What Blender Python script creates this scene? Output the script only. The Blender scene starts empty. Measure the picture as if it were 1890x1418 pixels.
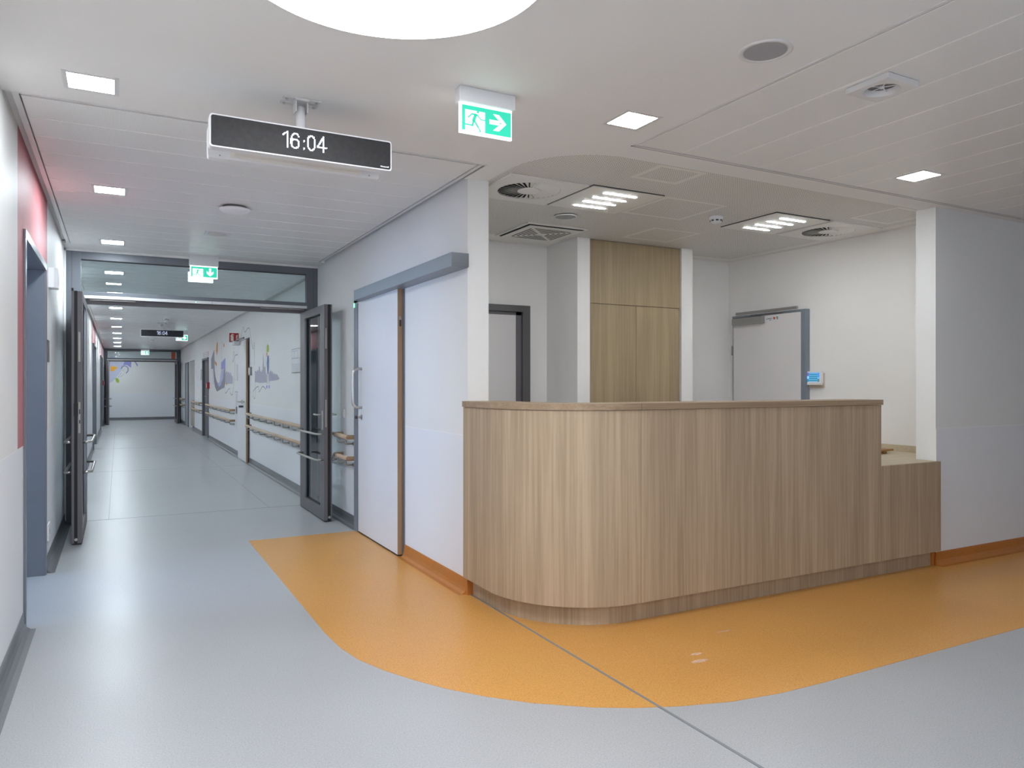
import bpy, bmesh, math, random
from mathutils import Vector, Matrix
random.seed(7)
S = bpy.context.scene
COL = S.collection
PI = math.pi

# ------------------------------------------------------------ camera, world, exposure
TH = math.atan2(727, 1365)
cam = bpy.data.cameras.new('camera'); cam.sensor_width = 36; cam.lens = 26.0
cam.clip_start = .05; cam.clip_end = 200
cam.shift_y = .0003
co = bpy.data.objects.new('camera', cam); COL.objects.link(co)
co.location = (0, 0, 1.35); co.rotation_euler = (PI/2, 0, -TH)
S.camera = co
W = bpy.data.worlds.new('world'); S.world = W; W.use_nodes = True
W.node_tree.nodes['Background'].inputs[0].default_value = (.8, .86, 1, 1)
W.node_tree.nodes['Background'].inputs[1].default_value = .35
S.view_settings.view_transform = 'Standard'; S.view_settings.look = 'None'
S.view_settings.exposure = 1.12; S.view_settings.gamma = 1; S.view_settings.use_curve_mapping = False
E_DOWN = 24.0     # square downlights
E_CORR = 78.0    # corridor downlights
E_ROUND = 8.5     # big round lamps
E_PANEL = 70.0    # strips of the office panels
E_REAR = 3.0      # added fill glow from an unseen pane behind the viewpoint
E_SKY = 9.0       # daylight in the side room's window

# ------------------------------------------------------------ materials
MATS = {}
def nt(name):
    m = bpy.data.materials.new(name); m.use_nodes = True; MATS[name] = m
    n = m.node_tree.nodes; l = m.node_tree.links
    return m, n, l, n['Principled BSDF']
def setp(b, col=None, rough=None, metal=None, spec=None, coat=None):
    if col is not None: b.inputs['Base Color'].default_value = (*col, 1)
    if rough is not None: b.inputs['Roughness'].default_value = rough
    if metal is not None: b.inputs['Metallic'].default_value = metal
    if spec is not None: b.inputs['Specular IOR Level'].default_value = spec
    if coat is not None: b.inputs['Coat Weight'].default_value = coat; b.inputs['Coat Roughness'].default_value = .12
def noise(n, l, scale, detail=3, vec=None, rough=.5):
    x = n.new('ShaderNodeTexNoise'); x.inputs['Scale'].default_value = scale; x.inputs['Detail'].default_value = detail
    x.inputs['Roughness'].default_value = rough
    if vec is not None: l.new(vec, x.inputs['Vector'])
    return x
def ramp(n, l, src, stops):
    r = n.new('ShaderNodeValToRGB'); e = r.color_ramp.elements
    while len(e) < len(stops): e.new(.5)
    for i, (p, c) in enumerate(stops):
        e[i].position = p; e[i].color = (*c, 1)
    l.new(src, r.inputs[0]); return r
def coord(n, l, kind='Object', scale=(1, 1, 1)):
    t = n.new('ShaderNodeTexCoord'); mp = n.new('ShaderNodeMapping'); mp.inputs['Scale'].default_value = scale
    l.new(t.outputs[kind], mp.inputs[0]); return mp.outputs[0]
def bump(n, l, b, src, strength=.1, dist=.002):
    x = n.new('ShaderNodeBump'); x.inputs['Strength'].default_value = strength; x.inputs['Distance'].default_value = dist
    l.new(src, x.inputs['Height']); l.new(x.outputs[0], b.inputs['Normal'])
def mathn(n, l, op, a, b=None, c=None):
    x = n.new('ShaderNodeMath'); x.operation = op
    for i, v in enumerate((a, b, c)):
        if v is None: continue
        if isinstance(v, (int, float)): x.inputs[i].default_value = v
        else: l.new(v, x.inputs[i])
    return x.outputs[0]
def mixc(n, l, fac, a, b):
    x = n.new('ShaderNodeMix'); x.data_type = 'RGBA'
    if isinstance(fac, (int, float)): x.inputs[0].default_value = fac
    else: l.new(fac, x.inputs[0])
    for i, v in ((6, a), (7, b)):
        if isinstance(v, tuple): x.inputs[i].default_value = (*v, 1)
        else: l.new(v, x.inputs[i])
    return x.outputs[2]
def simple(name, col, rough=.5, metal=0, spec=.5, var=.03, nscale=6, coat=None):
    """plain paint / metal / plastic with a slight procedural variation"""
    m, n, l, b = nt(name); setp(b, col, rough, metal, spec, coat)
    v = coord(n, l); x = noise(n, l, nscale, 4, v)
    lo = tuple(max(0, c*(1-var)) for c in col); hi = tuple(min(1, c*(1+var)) for c in col)
    r = ramp(n, l, x.outputs[0], [(.3, lo), (.7, hi)]); l.new(r.outputs[0], b.inputs['Base Color'])
    return m
def emit(name, col, strength, base=(.8, .8, .8)):
    m, n, l, b = nt(name); setp(b, base, .4)
    b.inputs['Emission Color'].default_value = (*col, 1); b.inputs['Emission Strength'].default_value = strength
    return m

def wall_mat(name, up, low=None, red=None, zj=1.02):
    m, n, l, b = nt(name); setp(b, up, .55, 0, .35)
    g = n.new('ShaderNodeNewGeometry'); s = n.new('ShaderNodeSeparateXYZ'); l.new(g.outputs['Position'], s.inputs[0])
    x = noise(n, l, 1.3, 5, g.outputs['Position'])
    u = ramp(n, l, x.outputs[0], [(.35, tuple(c*.975 for c in up)), (.7, up)]).outputs[0]
    if red:
        y = s.outputs[1]
        fac = None
        for (a, c) in red:
            f = mathn(n, l, 'MULTIPLY', mathn(n, l, 'GREATER_THAN', y, a), mathn(n, l, 'LESS_THAN', y, c))
            fac = f if fac is None else mathn(n, l, 'MAXIMUM', fac, f)
        u = mixc(n, l, fac, u, (.52, .185, .20))
    if low:
        f = mathn(n, l, 'LESS_THAN', s.outputs[2], zj)
        c = mixc(n, l, f, u, low)
        f2 = mathn(n, l, 'LESS_THAN', mathn(n, l, 'ABSOLUTE', mathn(n, l, 'SUBTRACT', s.outputs[2], zj)), .0025)
        c = mixc(n, l, f2, c, (.9, .9, .9)); l.new(c, b.inputs['Base Color'])
    else: l.new(u, b.inputs['Base Color'])
    w = noise(n, l, 260, 2, g.outputs['Position']); bump(n, l, b, w.outputs[0], .12, .0006)
    return m
UP = (.84, .84, .835); LOW = (.82, .835, .87)
wall_mat('wall_paint', UP, LOW)
wall_mat('wall_paint_left', UP, LOW, red=[(4.59, 6.4), (17.2, 19.6), (24.9, 25.6), (26.6, 28.0)], zj=1.01)
wall_mat('wall_plain', (.84, .815, .79))
wall_mat('plaster_ceiling', (.89, .88, .865))
wall_mat('trim_white', (.85, .85, .84))

def floor_mat(name, base, dark, light, rough=.33):
    m, n, l, b = nt(name); setp(b, base, rough, 0, .45)
    g = n.new('ShaderNodeNewGeometry'); P = g.outputs['Position']
    x = noise(n, l, 160, 4, P, .7); y = noise(n, l, 75, 3, P, .6); z = noise(n, l, 1.1, 3, P)
    c1 = ramp(n, l, x.outputs[0], [(.32, dark), (.47, base), (.56, base), (.70, light)]).outputs[0]
    c2 = ramp(n, l, y.outputs[0], [(.28, tuple(c*.75 for c in dark)), (.36, base)]).outputs[0]
    c = mixc(n, l, .22, c1, c2)
    k = ramp(n, l, z.outputs[0], [(.3, (.94, .94, .94)), (.7, (1, 1, 1))]).outputs[0]
    mm = n.new('ShaderNodeMix'); mm.data_type = 'RGBA'; mm.blend_type = 'MULTIPLY'; mm.inputs[0].default_value = 1
    l.new(c, mm.inputs[6]); l.new(k, mm.inputs[7]); l.new(mm.outputs[2], b.inputs['Base Color'])
    r = mathn(n, l, 'MULTIPLY_ADD', z.outputs[0], .14, rough-.07); l.new(r, b.inputs['Roughness'])
    bump(n, l, b, x.outputs[0], .08, .0006)
    return m
floor_mat('vinyl_grey', (.45, .462, .48), (.27, .28, .30), (.64, .65, .67))
floor_mat('vinyl_orange', (.72, .36, .09), (.42, .15, .02), (.90, .56, .23))
floor_mat('vinyl_base_grey', (.165, .175, .19), (.13, .14, .15), (.20, .21, .22))
floor_mat('vinyl_base_orange', (.52, .19, .035), (.36, .11, .015), (.62, .27, .07))

def wood(name, light, dark, axis='z', rough=.5, freq=1.0):
    m, n, l, b = nt(name); setp(b, light, rough, 0, .3)
    f = 60*freq
    sc = {'z': (f, f, 1.3), 'x': (1.3, f, f), 'y': (f, 1.3, f)}[axis]
    sc2 = {'z': (9*freq, 9*freq, .35), 'x': (.35, 9*freq, 9*freq), 'y': (9*freq, .35, 9*freq)}[axis]
    v = coord(n, l, 'Object', sc); v2 = coord(n, l, 'Object', sc2)
    a = noise(n, l, 1, 6, v, .65); c = noise(n, l, 1, 3, v2, .5)
    mid = tuple((p+q)/2 for p, q in zip(light, dark))
    c1 = ramp(n, l, a.outputs[0], [(.28, dark), (.46, mid), (.60, light)]).outputs[0]
    c2 = ramp(n, l, c.outputs[0], [(.3, tuple(q*.86 for q in mid)), (.5, mid), (.7, tuple(min(1, q*1.06) for q in light))]).outputs[0]
    l.new(mixc(n, l, .5, c1, c2), b.inputs['Base Color'])
    bump(n, l, b, a.outputs[0], .1, .0006)
    return m
wood('oak_panel', (.54, .42, .295), (.285, .21, .135), 'z')
wood('oak_edge', (.42, .31, .21), (.22, .15, .09), 'x', .5, 2)
wood('oak_cupboard', (.42, .325, .20), (.26, .19, .11), 'z')
wood('oak_desk', (.60, .51, .37), (.46, .37, .25), 'x')
wood('oak_door_edge', (.42, .28, .165), (.26, .16, .085), 'z', .45)
wood('beech_rail', (.66, .52, .39), (.54, .40, .28), 'y', .4)
wood('board_wood', (.42, .22, .08), (.30, .14, .05), 'x', .45)

simple('frame_grey', (.13, .14, .162), .42, .15, .5)
simple('frame_shade', (.16, .15, .16), .5, .1, .4)
simple('frame_dark', (.115, .11, .112), .45, .1)
simple('frame_light', (.22, .235, .265), .32, .5)
simple('jamb_grey', (.17, .185, .215), .4, .2)
simple('rail_grey', (.24, .27, .32), .38, .35)
simple('rubber_black', (.012, .012, .014), .6)
simple('steel', (.55, .53, .50), .28, 1.0, .5, .05, 30)
simple('steel_plate', (.40, .38, .35), .4, .7, .5, .05, 30)
simple('door_white', (.78, .78, .81), .4, 0, .5, .01, 3)
simple('door_white_warm', (.72, .69, .68), .42, 0, .4, .01, 3)
simple('door_grey', (.30, .33, .36), .4)
simple('plastic_white', (.80, .80, .82), .38, 0, .5, .01, 3)
simple('dome_white', (.95, .94, .96), .4)
simple('plastic_warm', (.74, .71, .68), .42, 0, .5, .01, 3)
simple('metal_white', (.76, .75, .74), .35, .1, .5, .01, 3)
simple('metal_panel_white', (.84, .81, .765), .42, .1, .5, .01, 3)
simple('closer_silver', (.36, .35, .33), .4, .6)
simple('closer_light', (.62, .62, .63), .35, .4)
simple('grille_grey', (.21, .21, .225), .55, .2)
simple('dark_void', (.012, .012, .013), .8)
simple('gap_shadow', (.05, .05, .05), .8)
simple('alcove_beige', (.56, .54, .51), .6)
simple('alcove_wood', (.46, .41, .33), .55)
simple('mural_grey', (.47, .455, .55), .6, 0, .3, .06, 14)
simple('mural_slate', (.30, .30, .37), .6, 0, .3, .08, 9)
simple('mural_violet', (.36, .36, .72), .6, 0, .3, .06, 9)
simple('mural_lilac', (.52, .55, .78), .6, 0, .3, .06, 9)
simple('mural_haze', (.62, .64, .80), .6, 0, .3, .04, 5)
simple('mural_orange', (.80, .33, .10), .6, 0, .3, .15, 20)
simple('mural_amber', (.90, .45, .06), .6, 0, .3, .1, 14)
simple('mural_green', (.42, .58, .08), .6, 0, .3, .15, 20)
simple('mural_blue', (.20, .25, .48), .6, 0, .3, .3, 25)
simple('mural_ink', (.10, .13, .20), .6)
simple('paper_print', (.72, .74, .78), .5, 0, .4, .1, 60)
simple('sign_red', (.42, .012, .03), .45)
simple('alarm_red', (.40, .02, .03), .4)
simple('orange_red', (.85, .14, .06), .5)
simple('sign_cream', (.85, .82, .70), .5)
simple('text_dark', (.05, .05, .06), .5)
simple('text_grey', (.30, .30, .32), .5)
simple('sticker_orange', (.60, .12, .02), .5)
simple('wallbox_tan', (.58, .48, .40), .6)
simple('screen_black', (.027, .027, .030), .5, 0, .28, .2, 40)
simple('weld_grey', (.22, .24, .26), .4)
simple('seam_dark', (.20, .215, .23), .5)
simple('scuff', (.70, .47, .32), .5, 0, .3, .2, 60)

COOL = (.90, .955, 1.0)
emit('lamp_down', COOL, E_DOWN)
emit('lamp_corridor', (.84, .94, 1.0), E_CORR)
emit('lamp_round', (.97, .98, 1.0), E_ROUND)
emit('lamp_strip', (.92, .97, 1.0), E_PANEL)
emit('daylight', (.42, .65, 1.0), E_SKY); emit('rear_fill', (.80, .88, 1.0), E_REAR)  # the rear one is an added fill for the hall
emit('led_digit', (.52, .64, 1.0), .42)
emit('led_green', (.1, .9, .35), 1.6)
emit('sign_green', (.03, .62, .40), .42, (.02, .32, .22))
emit('sign_white', (.93, 1.0, 1.0), .80)
emit('sign_rear', (.88, .96, 1.0), 1.0)
emit('touch_blue', (.04, .28, .75), 0.35, (.05, .2, .5))
emit('touch_teal', (.02, .22, .30), 0.3, (.02, .2, .3))
emit('touch_pale', (.25, .60, .90), 0.4, (.3, .5, .8))
emit('touch_violet', (.16, .11, .35), 0.3, (.2, .1, .3))
emit('touch_olive', (.12, .20, .12), 0.25, (.1, .2, .1))
emit('logo_white', (.8, .85, .95), .7)
emit('blue_led', (.1, .25, 1), 1.5)

def glass(name, tint=(.86, .91, .92), ior=1.5):
    m = bpy.data.materials.new(name); m.use_nodes = True; MATS[name] = m
    n = m.node_tree.nodes; l = m.node_tree.links; n.clear()
    o = n.new('ShaderNodeOutputMaterial'); t = n.new('ShaderNodeBsdfTransparent'); t.inputs[0].default_value = (*tint, 1)
    g = n.new('ShaderNodeBsdfGlossy'); g.inputs['Roughness'].default_value = .01
    f = n.new('ShaderNodeFresnel'); f.inputs[0].default_value = ior
    x = n.new('ShaderNodeMixShader')
    ge = n.new('ShaderNodeNewGeometry')
    fac = mathn(n, l, 'MULTIPLY', f.outputs[0], mathn(n, l, 'SUBTRACT', 1, ge.outputs['Backfacing']))   # inner faces do not mirror
    l.new(fac, x.inputs[0]); l.new(t.outputs[0], x.inputs[1]); l.new(g.outputs[0], x.inputs[2]); l.new(x.outputs[0], o.inputs[0])
    return m
glass('clear_glass')
glass('screen_glass', (.9, .9, .9), 1.4)

def perf(name, base, hole, pitch, rad, masks=(), inside=None, rough=.5, metal=0, spec=.3, stagger=False):
    """sheet with a regular pattern of round holes; plain inside the mask rectangles"""
    m, n, l, b = nt(name); setp(b, base, rough, metal, spec)
    g = n.new('ShaderNodeNewGeometry'); s = n.new('ShaderNodeSeparateXYZ'); l.new(g.outputs['Position'], s.inputs[0])
    X, Y = s.outputs[0], s.outputs[1]
    def dots(ox):
        a = mathn(n, l, 'SUBTRACT', mathn(n, l, 'FRACT', mathn(n, l, 'ADD', mathn(n, l, 'DIVIDE', mathn(n, l, 'ADD', X, 10), pitch), ox)), .5)
        c = mathn(n, l, 'SUBTRACT', mathn(n, l, 'FRACT', mathn(n, l, 'ADD', mathn(n, l, 'DIVIDE', mathn(n, l, 'ADD', Y, 10), pitch), ox)), .5)
        d = mathn(n, l, 'ADD', mathn(n, l, 'MULTIPLY', a, a), mathn(n, l, 'MULTIPLY', c, c))
        return mathn(n, l, 'LESS_THAN', d, (rad/pitch)**2)
    f = dots(0)
    if stagger: f = mathn(n, l, 'MAXIMUM', f, dots(.5))
    def rect(r):
        x0, y0, x1, y1 = r
        a = mathn(n, l, 'MULTIPLY', mathn(n, l, 'GREATER_THAN', X, x0), mathn(n, l, 'LESS_THAN', X, x1))
        c = mathn(n, l, 'MULTIPLY', mathn(n, l, 'GREATER_THAN', Y, y0), mathn(n, l, 'LESS_THAN', Y, y1))
        return mathn(n, l, 'MULTIPLY', a, c)
    for r in masks:                       # plain border bands of the hatches
        w = .035
        ring = mathn(n, l, 'SUBTRACT', rect((r[0]-w, r[1]-w, r[2]+w, r[3]+w)), rect(r))
        f = mathn(n, l, 'MULTIPLY', f, mathn(n, l, 'SUBTRACT', 1, ring))
    if inside: f = mathn(n, l, 'MULTIPLY', f, rect(inside))
    l.new(mixc(n, l, f, base, hole), b.inputs['Base Color'])
    return m
HATCH = [(2.93, 3.56, 3.24, 3.80), (3.46, 4.14, 3.98, 4.62), (5.2, 3.56, 5.6, 3.92), (4.05, 5.0, 4.5, 5.4)]
perf('perforated_gypsum', (.86, .83, .79), (.16, .145, .13), .0165, .0042, HATCH, (2.13, 3.4, 5.74, 5.86), stagger=False)
perf('perforated_metal', (.93, .925, .91), (.70, .695, .68), .0056, .0017, (), None, .38, 0, .5)
perf('speaker_cloth', (.46, .455, .47), (.28, .28, .29), .004, .0013, (), None, .6)
simple('pan_joint_lit', (.97, .95, .92), .4, .1)  # near-white, so the joints look like pan edges catching light
simple('pan_metal', (.85, .85, .845), .30, .25, .5, .01, 3)

# ------------------------------------------------------------ mesh helpers
class MB:
    """collects shapes in world coordinates, one mesh"""
    def __init__(s): s.bm = bmesh.new(); s.mats = []; s.cur = 0
    def mat(s, m):
        if m not in s.mats: s.mats.append(m)
        s.cur = s.mats.index(m); return s
    def _f(s, fs, smooth=False):
        for f in fs: f.material_index = s.cur; f.smooth = smooth
    def box(s, x0, y0, z0, x1, y1, z1, bev=0, M=None):
        x0, x1 = sorted((x0, x1)); y0, y1 = sorted((y0, y1)); z0, z1 = sorted((z0, z1))
        v = [s.bm.verts.new(p) for p in ((x0,y0,z0),(x1,y0,z0),(x1,y1,z0),(x0,y1,z0),(x0,y0,z1),(x1,y0,z1),(x1,y1,z1),(x0,y1,z1))]
        fs = [s.bm.faces.new([v[i] for i in q]) for q in ((0,3,2,1),(4,5,6,7),(0,1,5,4),(1,2,6,5),(2,3,7,6),(3,0,4,7))]
        s._f(fs)
        if bev:
            es = list({e for f in fs for e in f.edges})
            r = bmesh.ops.bevel(s.bm, geom=es, offset=bev, segments=2, affect='EDGES', profile=.6)
            s._f(r['faces']); v = list({w for f in r['faces'] for w in f.verts} | {w for w in v if w.is_valid})
        if M is not None: bmesh.ops.transform(s.bm, matrix=M, verts=v)
        return s
    def prism(s, pts, a, b, axis='z', smooth=False):
        """polygon pts (2-D) extruded along axis from a to b.  z:(x,y)  x:(y,z)  y:(x,z)"""
        def P(p, h): return {'z': (p[0], p[1], h), 'x': (h, p[0], p[1]), 'y': (p[0], h, p[1])}[axis]
        A = [s.bm.verts.new(P(p, a)) for p in pts]; B = [s.bm.verts.new(P(p, b)) for p in pts]
        fa = [s.bm.faces.new(A), s.bm.faces.new(B[::-1])]; n = len(pts)
        fs = [s.bm.faces.new((A[i], B[i], B[(i+1) % n], A[(i+1) % n])) for i in range(n)]
        s._f(fa); s._f(fs, smooth); return s
    def cyl(s, c, r, h0, h1, axis='z', seg=32, r2=None, smooth=True):
        r2 = r if r2 is None else r2
        def P(u, v, h): return {'z': (c[0]+u, c[1]+v, h), 'x': (h, c[0]+u, c[1]+v), 'y': (c[0]+u, h, c[1]+v)}[axis]
        A = [s.bm.verts.new(P(r*math.cos(2*PI*i/seg), r*math.sin(2*PI*i/seg), h0)) for i in range(seg)]
        B = [s.bm.verts.new(P(r2*math.cos(2*PI*i/seg), r2*math.sin(2*PI*i/seg), h1)) for i in range(seg)]
        s._f([s.bm.faces.new(A), s.bm.faces.new(B[::-1])])
        s._f([s.bm.faces.new((A[i], B[i], B[(i+1) % seg], A[(i+1) % seg])) for i in range(seg)], smooth); return s
    def lathe(s, c, prof, seg=40, smooth=True):
        """prof = [(r, z)...] about the vertical axis at c"""
        rings = []
        for r, z in prof:
            rings.append([s.bm.verts.new((c[0]+r*math.cos(2*PI*i/seg), c[1]+r*math.sin(2*PI*i/seg), z)) for i in range(seg)] if r > 1e-6 else [s.bm.verts.new((c[0], c[1], z))])
        for A, B in zip(rings, rings[1:]):
            for i in range(seg):
                j = (i+1) % seg
                q = [A[i % len(A)], B[i % len(B)], B[j % len(B)], A[j % len(A)]]
                u = []
                for w in q:
                    if w not in u: u.append(w)
                if len(u) > 2: s._f([s.bm.faces.new(u)], smooth)
        return s
    def tube(s, pts, r, seg=10, caps=True):
        pts = [Vector(p) for p in pts]; rings = []
        up = None
        for i, p in enumerate(pts):
            d = (pts[min(i+1, len(pts)-1)]-pts[max(i-1, 0)]).normalized()
            if up is None: up = Vector((0, 0, 1)) if abs(d.z) < .9 else Vector((1, 0, 0))
            a = d.cross(up).normalized(); b = a.cross(d).normalized(); up = b
            rings.append([s.bm.verts.new(p+r*(math.cos(2*PI*k/seg)*a+math.sin(2*PI*k/seg)*b)) for k in range(seg)])
        for A, B in zip(rings, rings[1:]):
            s._f([s.bm.faces.new((A[k], A[(k+1) % seg], B[(k+1) % seg], B[k])) for k in range(seg)], True)
        if caps: s._f([s.bm.faces.new(rings[0][::-1]), s.bm.faces.new(rings[-1])])
        return s
    def strip(s, path, w, axis, h):
        """flat painted line: path of (a,b) points in a plane, width w, at height h along axis"""
        def P(a, b, k): return {'x': (h+k, a, b), 'y': (a, h+k, b), 'z': (a, b, h+k)}[axis]
        for (a0, b0), (a1, b1) in zip(path, path[1:]):
            L = math.hypot(a1-a0, b1-b0) or 1; nx, ny = -(b1-b0)/L*w/2, (a1-a0)/L*w/2
            q = [(a0-nx, b0-ny), (a0+nx, b0+ny), (a1+nx, b1+ny), (a1-nx, b1-ny)]
            s._f([s.bm.faces.new([s.bm.verts.new(P(u, v, 0)) for u, v in q])])
        return s
    def build(s, name, mat=None, parent=None, kind=None, label=None):
        me = bpy.data.meshes.new(name)
        bmesh.ops.recalc_face_normals(s.bm, faces=s.bm.faces)
        if parent is not None:
            o0 = world_loc(parent); bmesh.ops.translate(s.bm, verts=s.bm.verts, vec=-o0)
        s.bm.to_mesh(me); s.bm.free()
        if s.mats:
            for m in s.mats: me.materials.append(MATS[m])
        else: me.materials.append(MATS[mat])
        o = bpy.data.objects.new(name, me); COL.objects.link(o)
        if parent is not None: o.parent = parent
        if kind: o['kind'] = kind
        if label: o['label'] = label
        return o
def world_loc(o):
    v = Vector((0, 0, 0))
    while o is not None: v = v+o.location; o = o.parent
    return v
def thing(name, loc, label=None, cat=None, group=None, kind=None):
    o = bpy.data.objects.new(name, None); o.empty_display_size = .1; COL.objects.link(o); o.location = loc
    if label: o['label'] = label
    if cat: o['category'] = cat
    if group: o['group'] = group
    if kind: o['kind'] = kind
    return o
def tag(o, label, cat, group=None):
    o['label'] = label; o['category'] = cat
    if group: o['group'] = group
    return o
def one(name, mb, mat, loc, label, cat, group=None):
    """thing that is a single mesh, origin at loc"""
    bmesh.ops.translate(mb.bm, verts=mb.bm.verts, vec=-Vector(loc))
    o = mb.build(name, mat); o.location = loc
    return tag(o, label, cat, group)
def dup(root, loc, label=None, group=None):
    r = root.copy(); COL.objects.link(r); r.location = loc
    if label: r['label'] = label
    if group: r['group'] = group
    for ch in root.children:
        c = ch.copy(); COL.objects.link(c); c.parent = r
        for g in ch.children:
            d = g.copy(); COL.objects.link(d); d.parent = c
    return r
def text_mesh(name, txt, size, mat, M, parent, depth=.0004, label=None):
    cu = bpy.data.curves.new('text', 'FONT'); cu.body = txt; cu.size = size; cu.extrude = depth; cu.align_x = 'CENTER'; cu.align_y = 'CENTER'
    o = bpy.data.objects.new('text', cu); COL.objects.link(o)
    dg = bpy.context.evaluated_depsgraph_get(); me = bpy.data.meshes.new_from_object(o.evaluated_get(dg))
    bpy.data.objects.remove(o); me.transform(Matrix.Translation(-world_loc(parent)) @ M); me.materials.clear(); me.materials.append(MATS[mat]); me.name = name
    r = bpy.data.objects.new(name, me); COL.objects.link(r); r.parent = parent
    if label: r['label'] = label
    return r
def face_y(x, y, z):      # text plane facing -Y
    return Matrix.Translation((x, y, z)) @ Matrix.Rotation(PI/2, 4, 'X')
def face_mx(x, y, z):     # text plane facing -X
    return Matrix.Translation((x, y, z)) @ Matrix.Rotation(-PI/2, 4, 'Z') @ Matrix.Rotation(PI/2, 4, 'X')
def arc(cx, cy, r, a0, a1, n):
    return [(cx+r*math.cos(math.radians(a0+(a1-a0)*i/n)), cy+r*math.sin(math.radians(a0+(a1-a0)*i/n))) for i in range(n+1)]

XL, XR, ZC, ZC2, ZT = -.46, 1.98, 2.67, 2.60, 2.95
ST = 'structure'
YB, XE = -4.5, 9.6            # rear and right ends of the hall
YF, YF2, YE = 8.34, 29.0, 31.5

# ------------------------------------------------------------ floor
MB().box(-5.5, YB-.2, -.1, XE+.2, 35, 0).build('floor', 'vinyl_grey', kind=ST)
org = [(.99, 6.69), (.99, 4.0)] + [(x, y) for x, y in ((.993, 3.95), (1.004, 3.756), (1.038, 3.555), (1.107, 3.361), (1.19, 3.19), (1.279, 3.037), (1.40, 2.875), (1.55, 2.72), (1.749, 2.567), (1.90, 2.48), (2.076, 2.405), (2.302, 2.336), (2.55, 2.30), (2.8, 2.29))] + [(XE, 2.29), (XE, 3.37), (5.37, 3.37), (5.37, 4.4), (1.975, 4.4), (1.975, 6.69)]
MB().prism(org, -.002, .0012).build('floor', 'vinyl_orange', kind=ST)
MB().box(1.991, YB, 0, 2.004, 4.32, .0024).build('trim_1', 'weld_grey', kind=ST)
MB().box(XL, 8.405, -.002, XR, 8.413, .0010).build('trim_2', 'seam_dark', kind=ST)
sm = MB()
for (x0, y0, x1, y1) in ((-.085, 8.42, -.081, 26), (1.46, 8.42, 1.463, 26), (XL, 13.0, XR, 13.004), (XL, 17.6, XR, 17.604), (XL, 22.6, XR, 22.605)):
    sm.box(x0, y0, -.002, x1, y1, .0007)
sm.build('trim_3', 'seam_dark', kind=ST)

# ------------------------------------------------------------ walls
def wall(name, x0, y0, x1, y1, mat, z0=0, z1=ZT): return MB().box(x0, y0, z0, x1, y1, z1).build(name, mat, kind=ST)
# left wall with door openings
DL = [(4.87, 6.19, 2.19), (9.67, 10.94, 2.19), (17.26, 19.14, 2.19), (24.56, 27.24, 2.19)]
lw = MB(); y = YB
for a, b, h in DL:
    lw.box(XL-.30, y, 0, XL, a, ZT); lw.box(XL-.30, a, h, XL, b, ZT); y = b
lw.box(XL-.30, y, 0, XL, YE+.3, ZT)
lw.build('wall_left', 'wall_paint_left', kind=ST)
# right corridor wall
rw = MB()
rw.box(XR, 4.33, 0, 2.125, 19.72, ZT)
rw.box(XR, 19.72, 2.16, 2.125, 21.0, ZT); rw.box(XR, 21.0, 0, 2.125, 23.5, ZT)
rw.box(XR, 23.5, 2.07, 2.125, 25.2, ZT); rw.box(XR, 25.2, 0, 2.125, YE+.3, ZT)
rw.build('wall_right', 'wall_paint', kind=ST)
wall('wall_end', XL-.3, YE, 2.2, YE+.15, 'wall_paint')
# wall end beside the counter opening, painted plain white
MB().box(XR-.001, 4.318, 0, 2.127, 4.332, ZC).build('trim_4', 'trim_white', kind=ST)
# reception wall right of the opening
wall('wall_reception', 5.38, 3.38, XE, 3.53, 'wall_paint')
MB().box(5.374, 3.378, .78, 5.382, 3.532, ZC).build('trim_5', 'trim_white', kind=ST)
MB().box(5.370, 3.372, .10, 5.380, 3.386, 1.02).build('trim_6', 'trim_white', kind=ST)
# office behind the counter
wall('wall_office_back', 2.0, 6.14, 3.65, 6.29, 'wall_plain')
wall('wall_office_niche', 3.65, 5.72, 3.78, 6.29, 'wall_plain')
wall('wall_office_back', 5.0, 6.0, 6.0, 6.15, 'wall_plain')
wall('wall_office_back', 3.78, 6.10, 5.0, 6.25, 'wall_plain')
wall('wall_office_right', 5.87, 3.53, 6.02, 6.15, 'wall_plain')
wall('wall_pier', 3.65, 5.60, 3.785, 5.72, 'wall_plain')
wall('wall_pier', 4.86, 5.60, 5.0, 6.05, 'wall_plain')
# hall behind and beside the camera
rr = MB(); rr.box(XL-.3, YB-.15, 0, XE+.15, YB, .85); rr.box(XL-.3, YB-.15, 2.4, XE+.15, YB, ZT)
WX = [(.3, 2.3)]; xx = XL-.3
for a, b in WX: rr.box(xx, YB-.15, .85, a, YB, 2.4); xx = b
rr.box(xx, YB-.15, .85, XE+.15, YB, 2.4); rr.build('wall_rear', 'wall_paint', kind=ST)
for i, (a, b) in enumerate(WX):
    wn = thing('window_%d' % (i+2), ((a+b)/2, YB-.1, .85), kind=ST)  # made-up window, put behind the viewpoint to light walls and ceiling
    f = MB(); f.box(a, YB-.12, .85, a+.05, YB-.04, 2.4); f.box(b-.05, YB-.12, .85, b, YB-.04, 2.4); f.box(a, YB-.12, .85, b, YB-.04, .9); f.box(a, YB-.12, 2.35, b, YB-.04, 2.4); f.box((a+b)/2-.03, YB-.12, .9, (a+b)/2+.03, YB-.04, 2.35)
    f.build('window_frame', 'plastic_white', wn); MB().box(a+.05, YB-.10, .9, b-.05, YB-.09, 2.35).build('glowing_pane', 'rear_fill', wn)
wall('wall_hall_right', XE, YB, XE+.15, 3.53, 'wall_paint')
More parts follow.
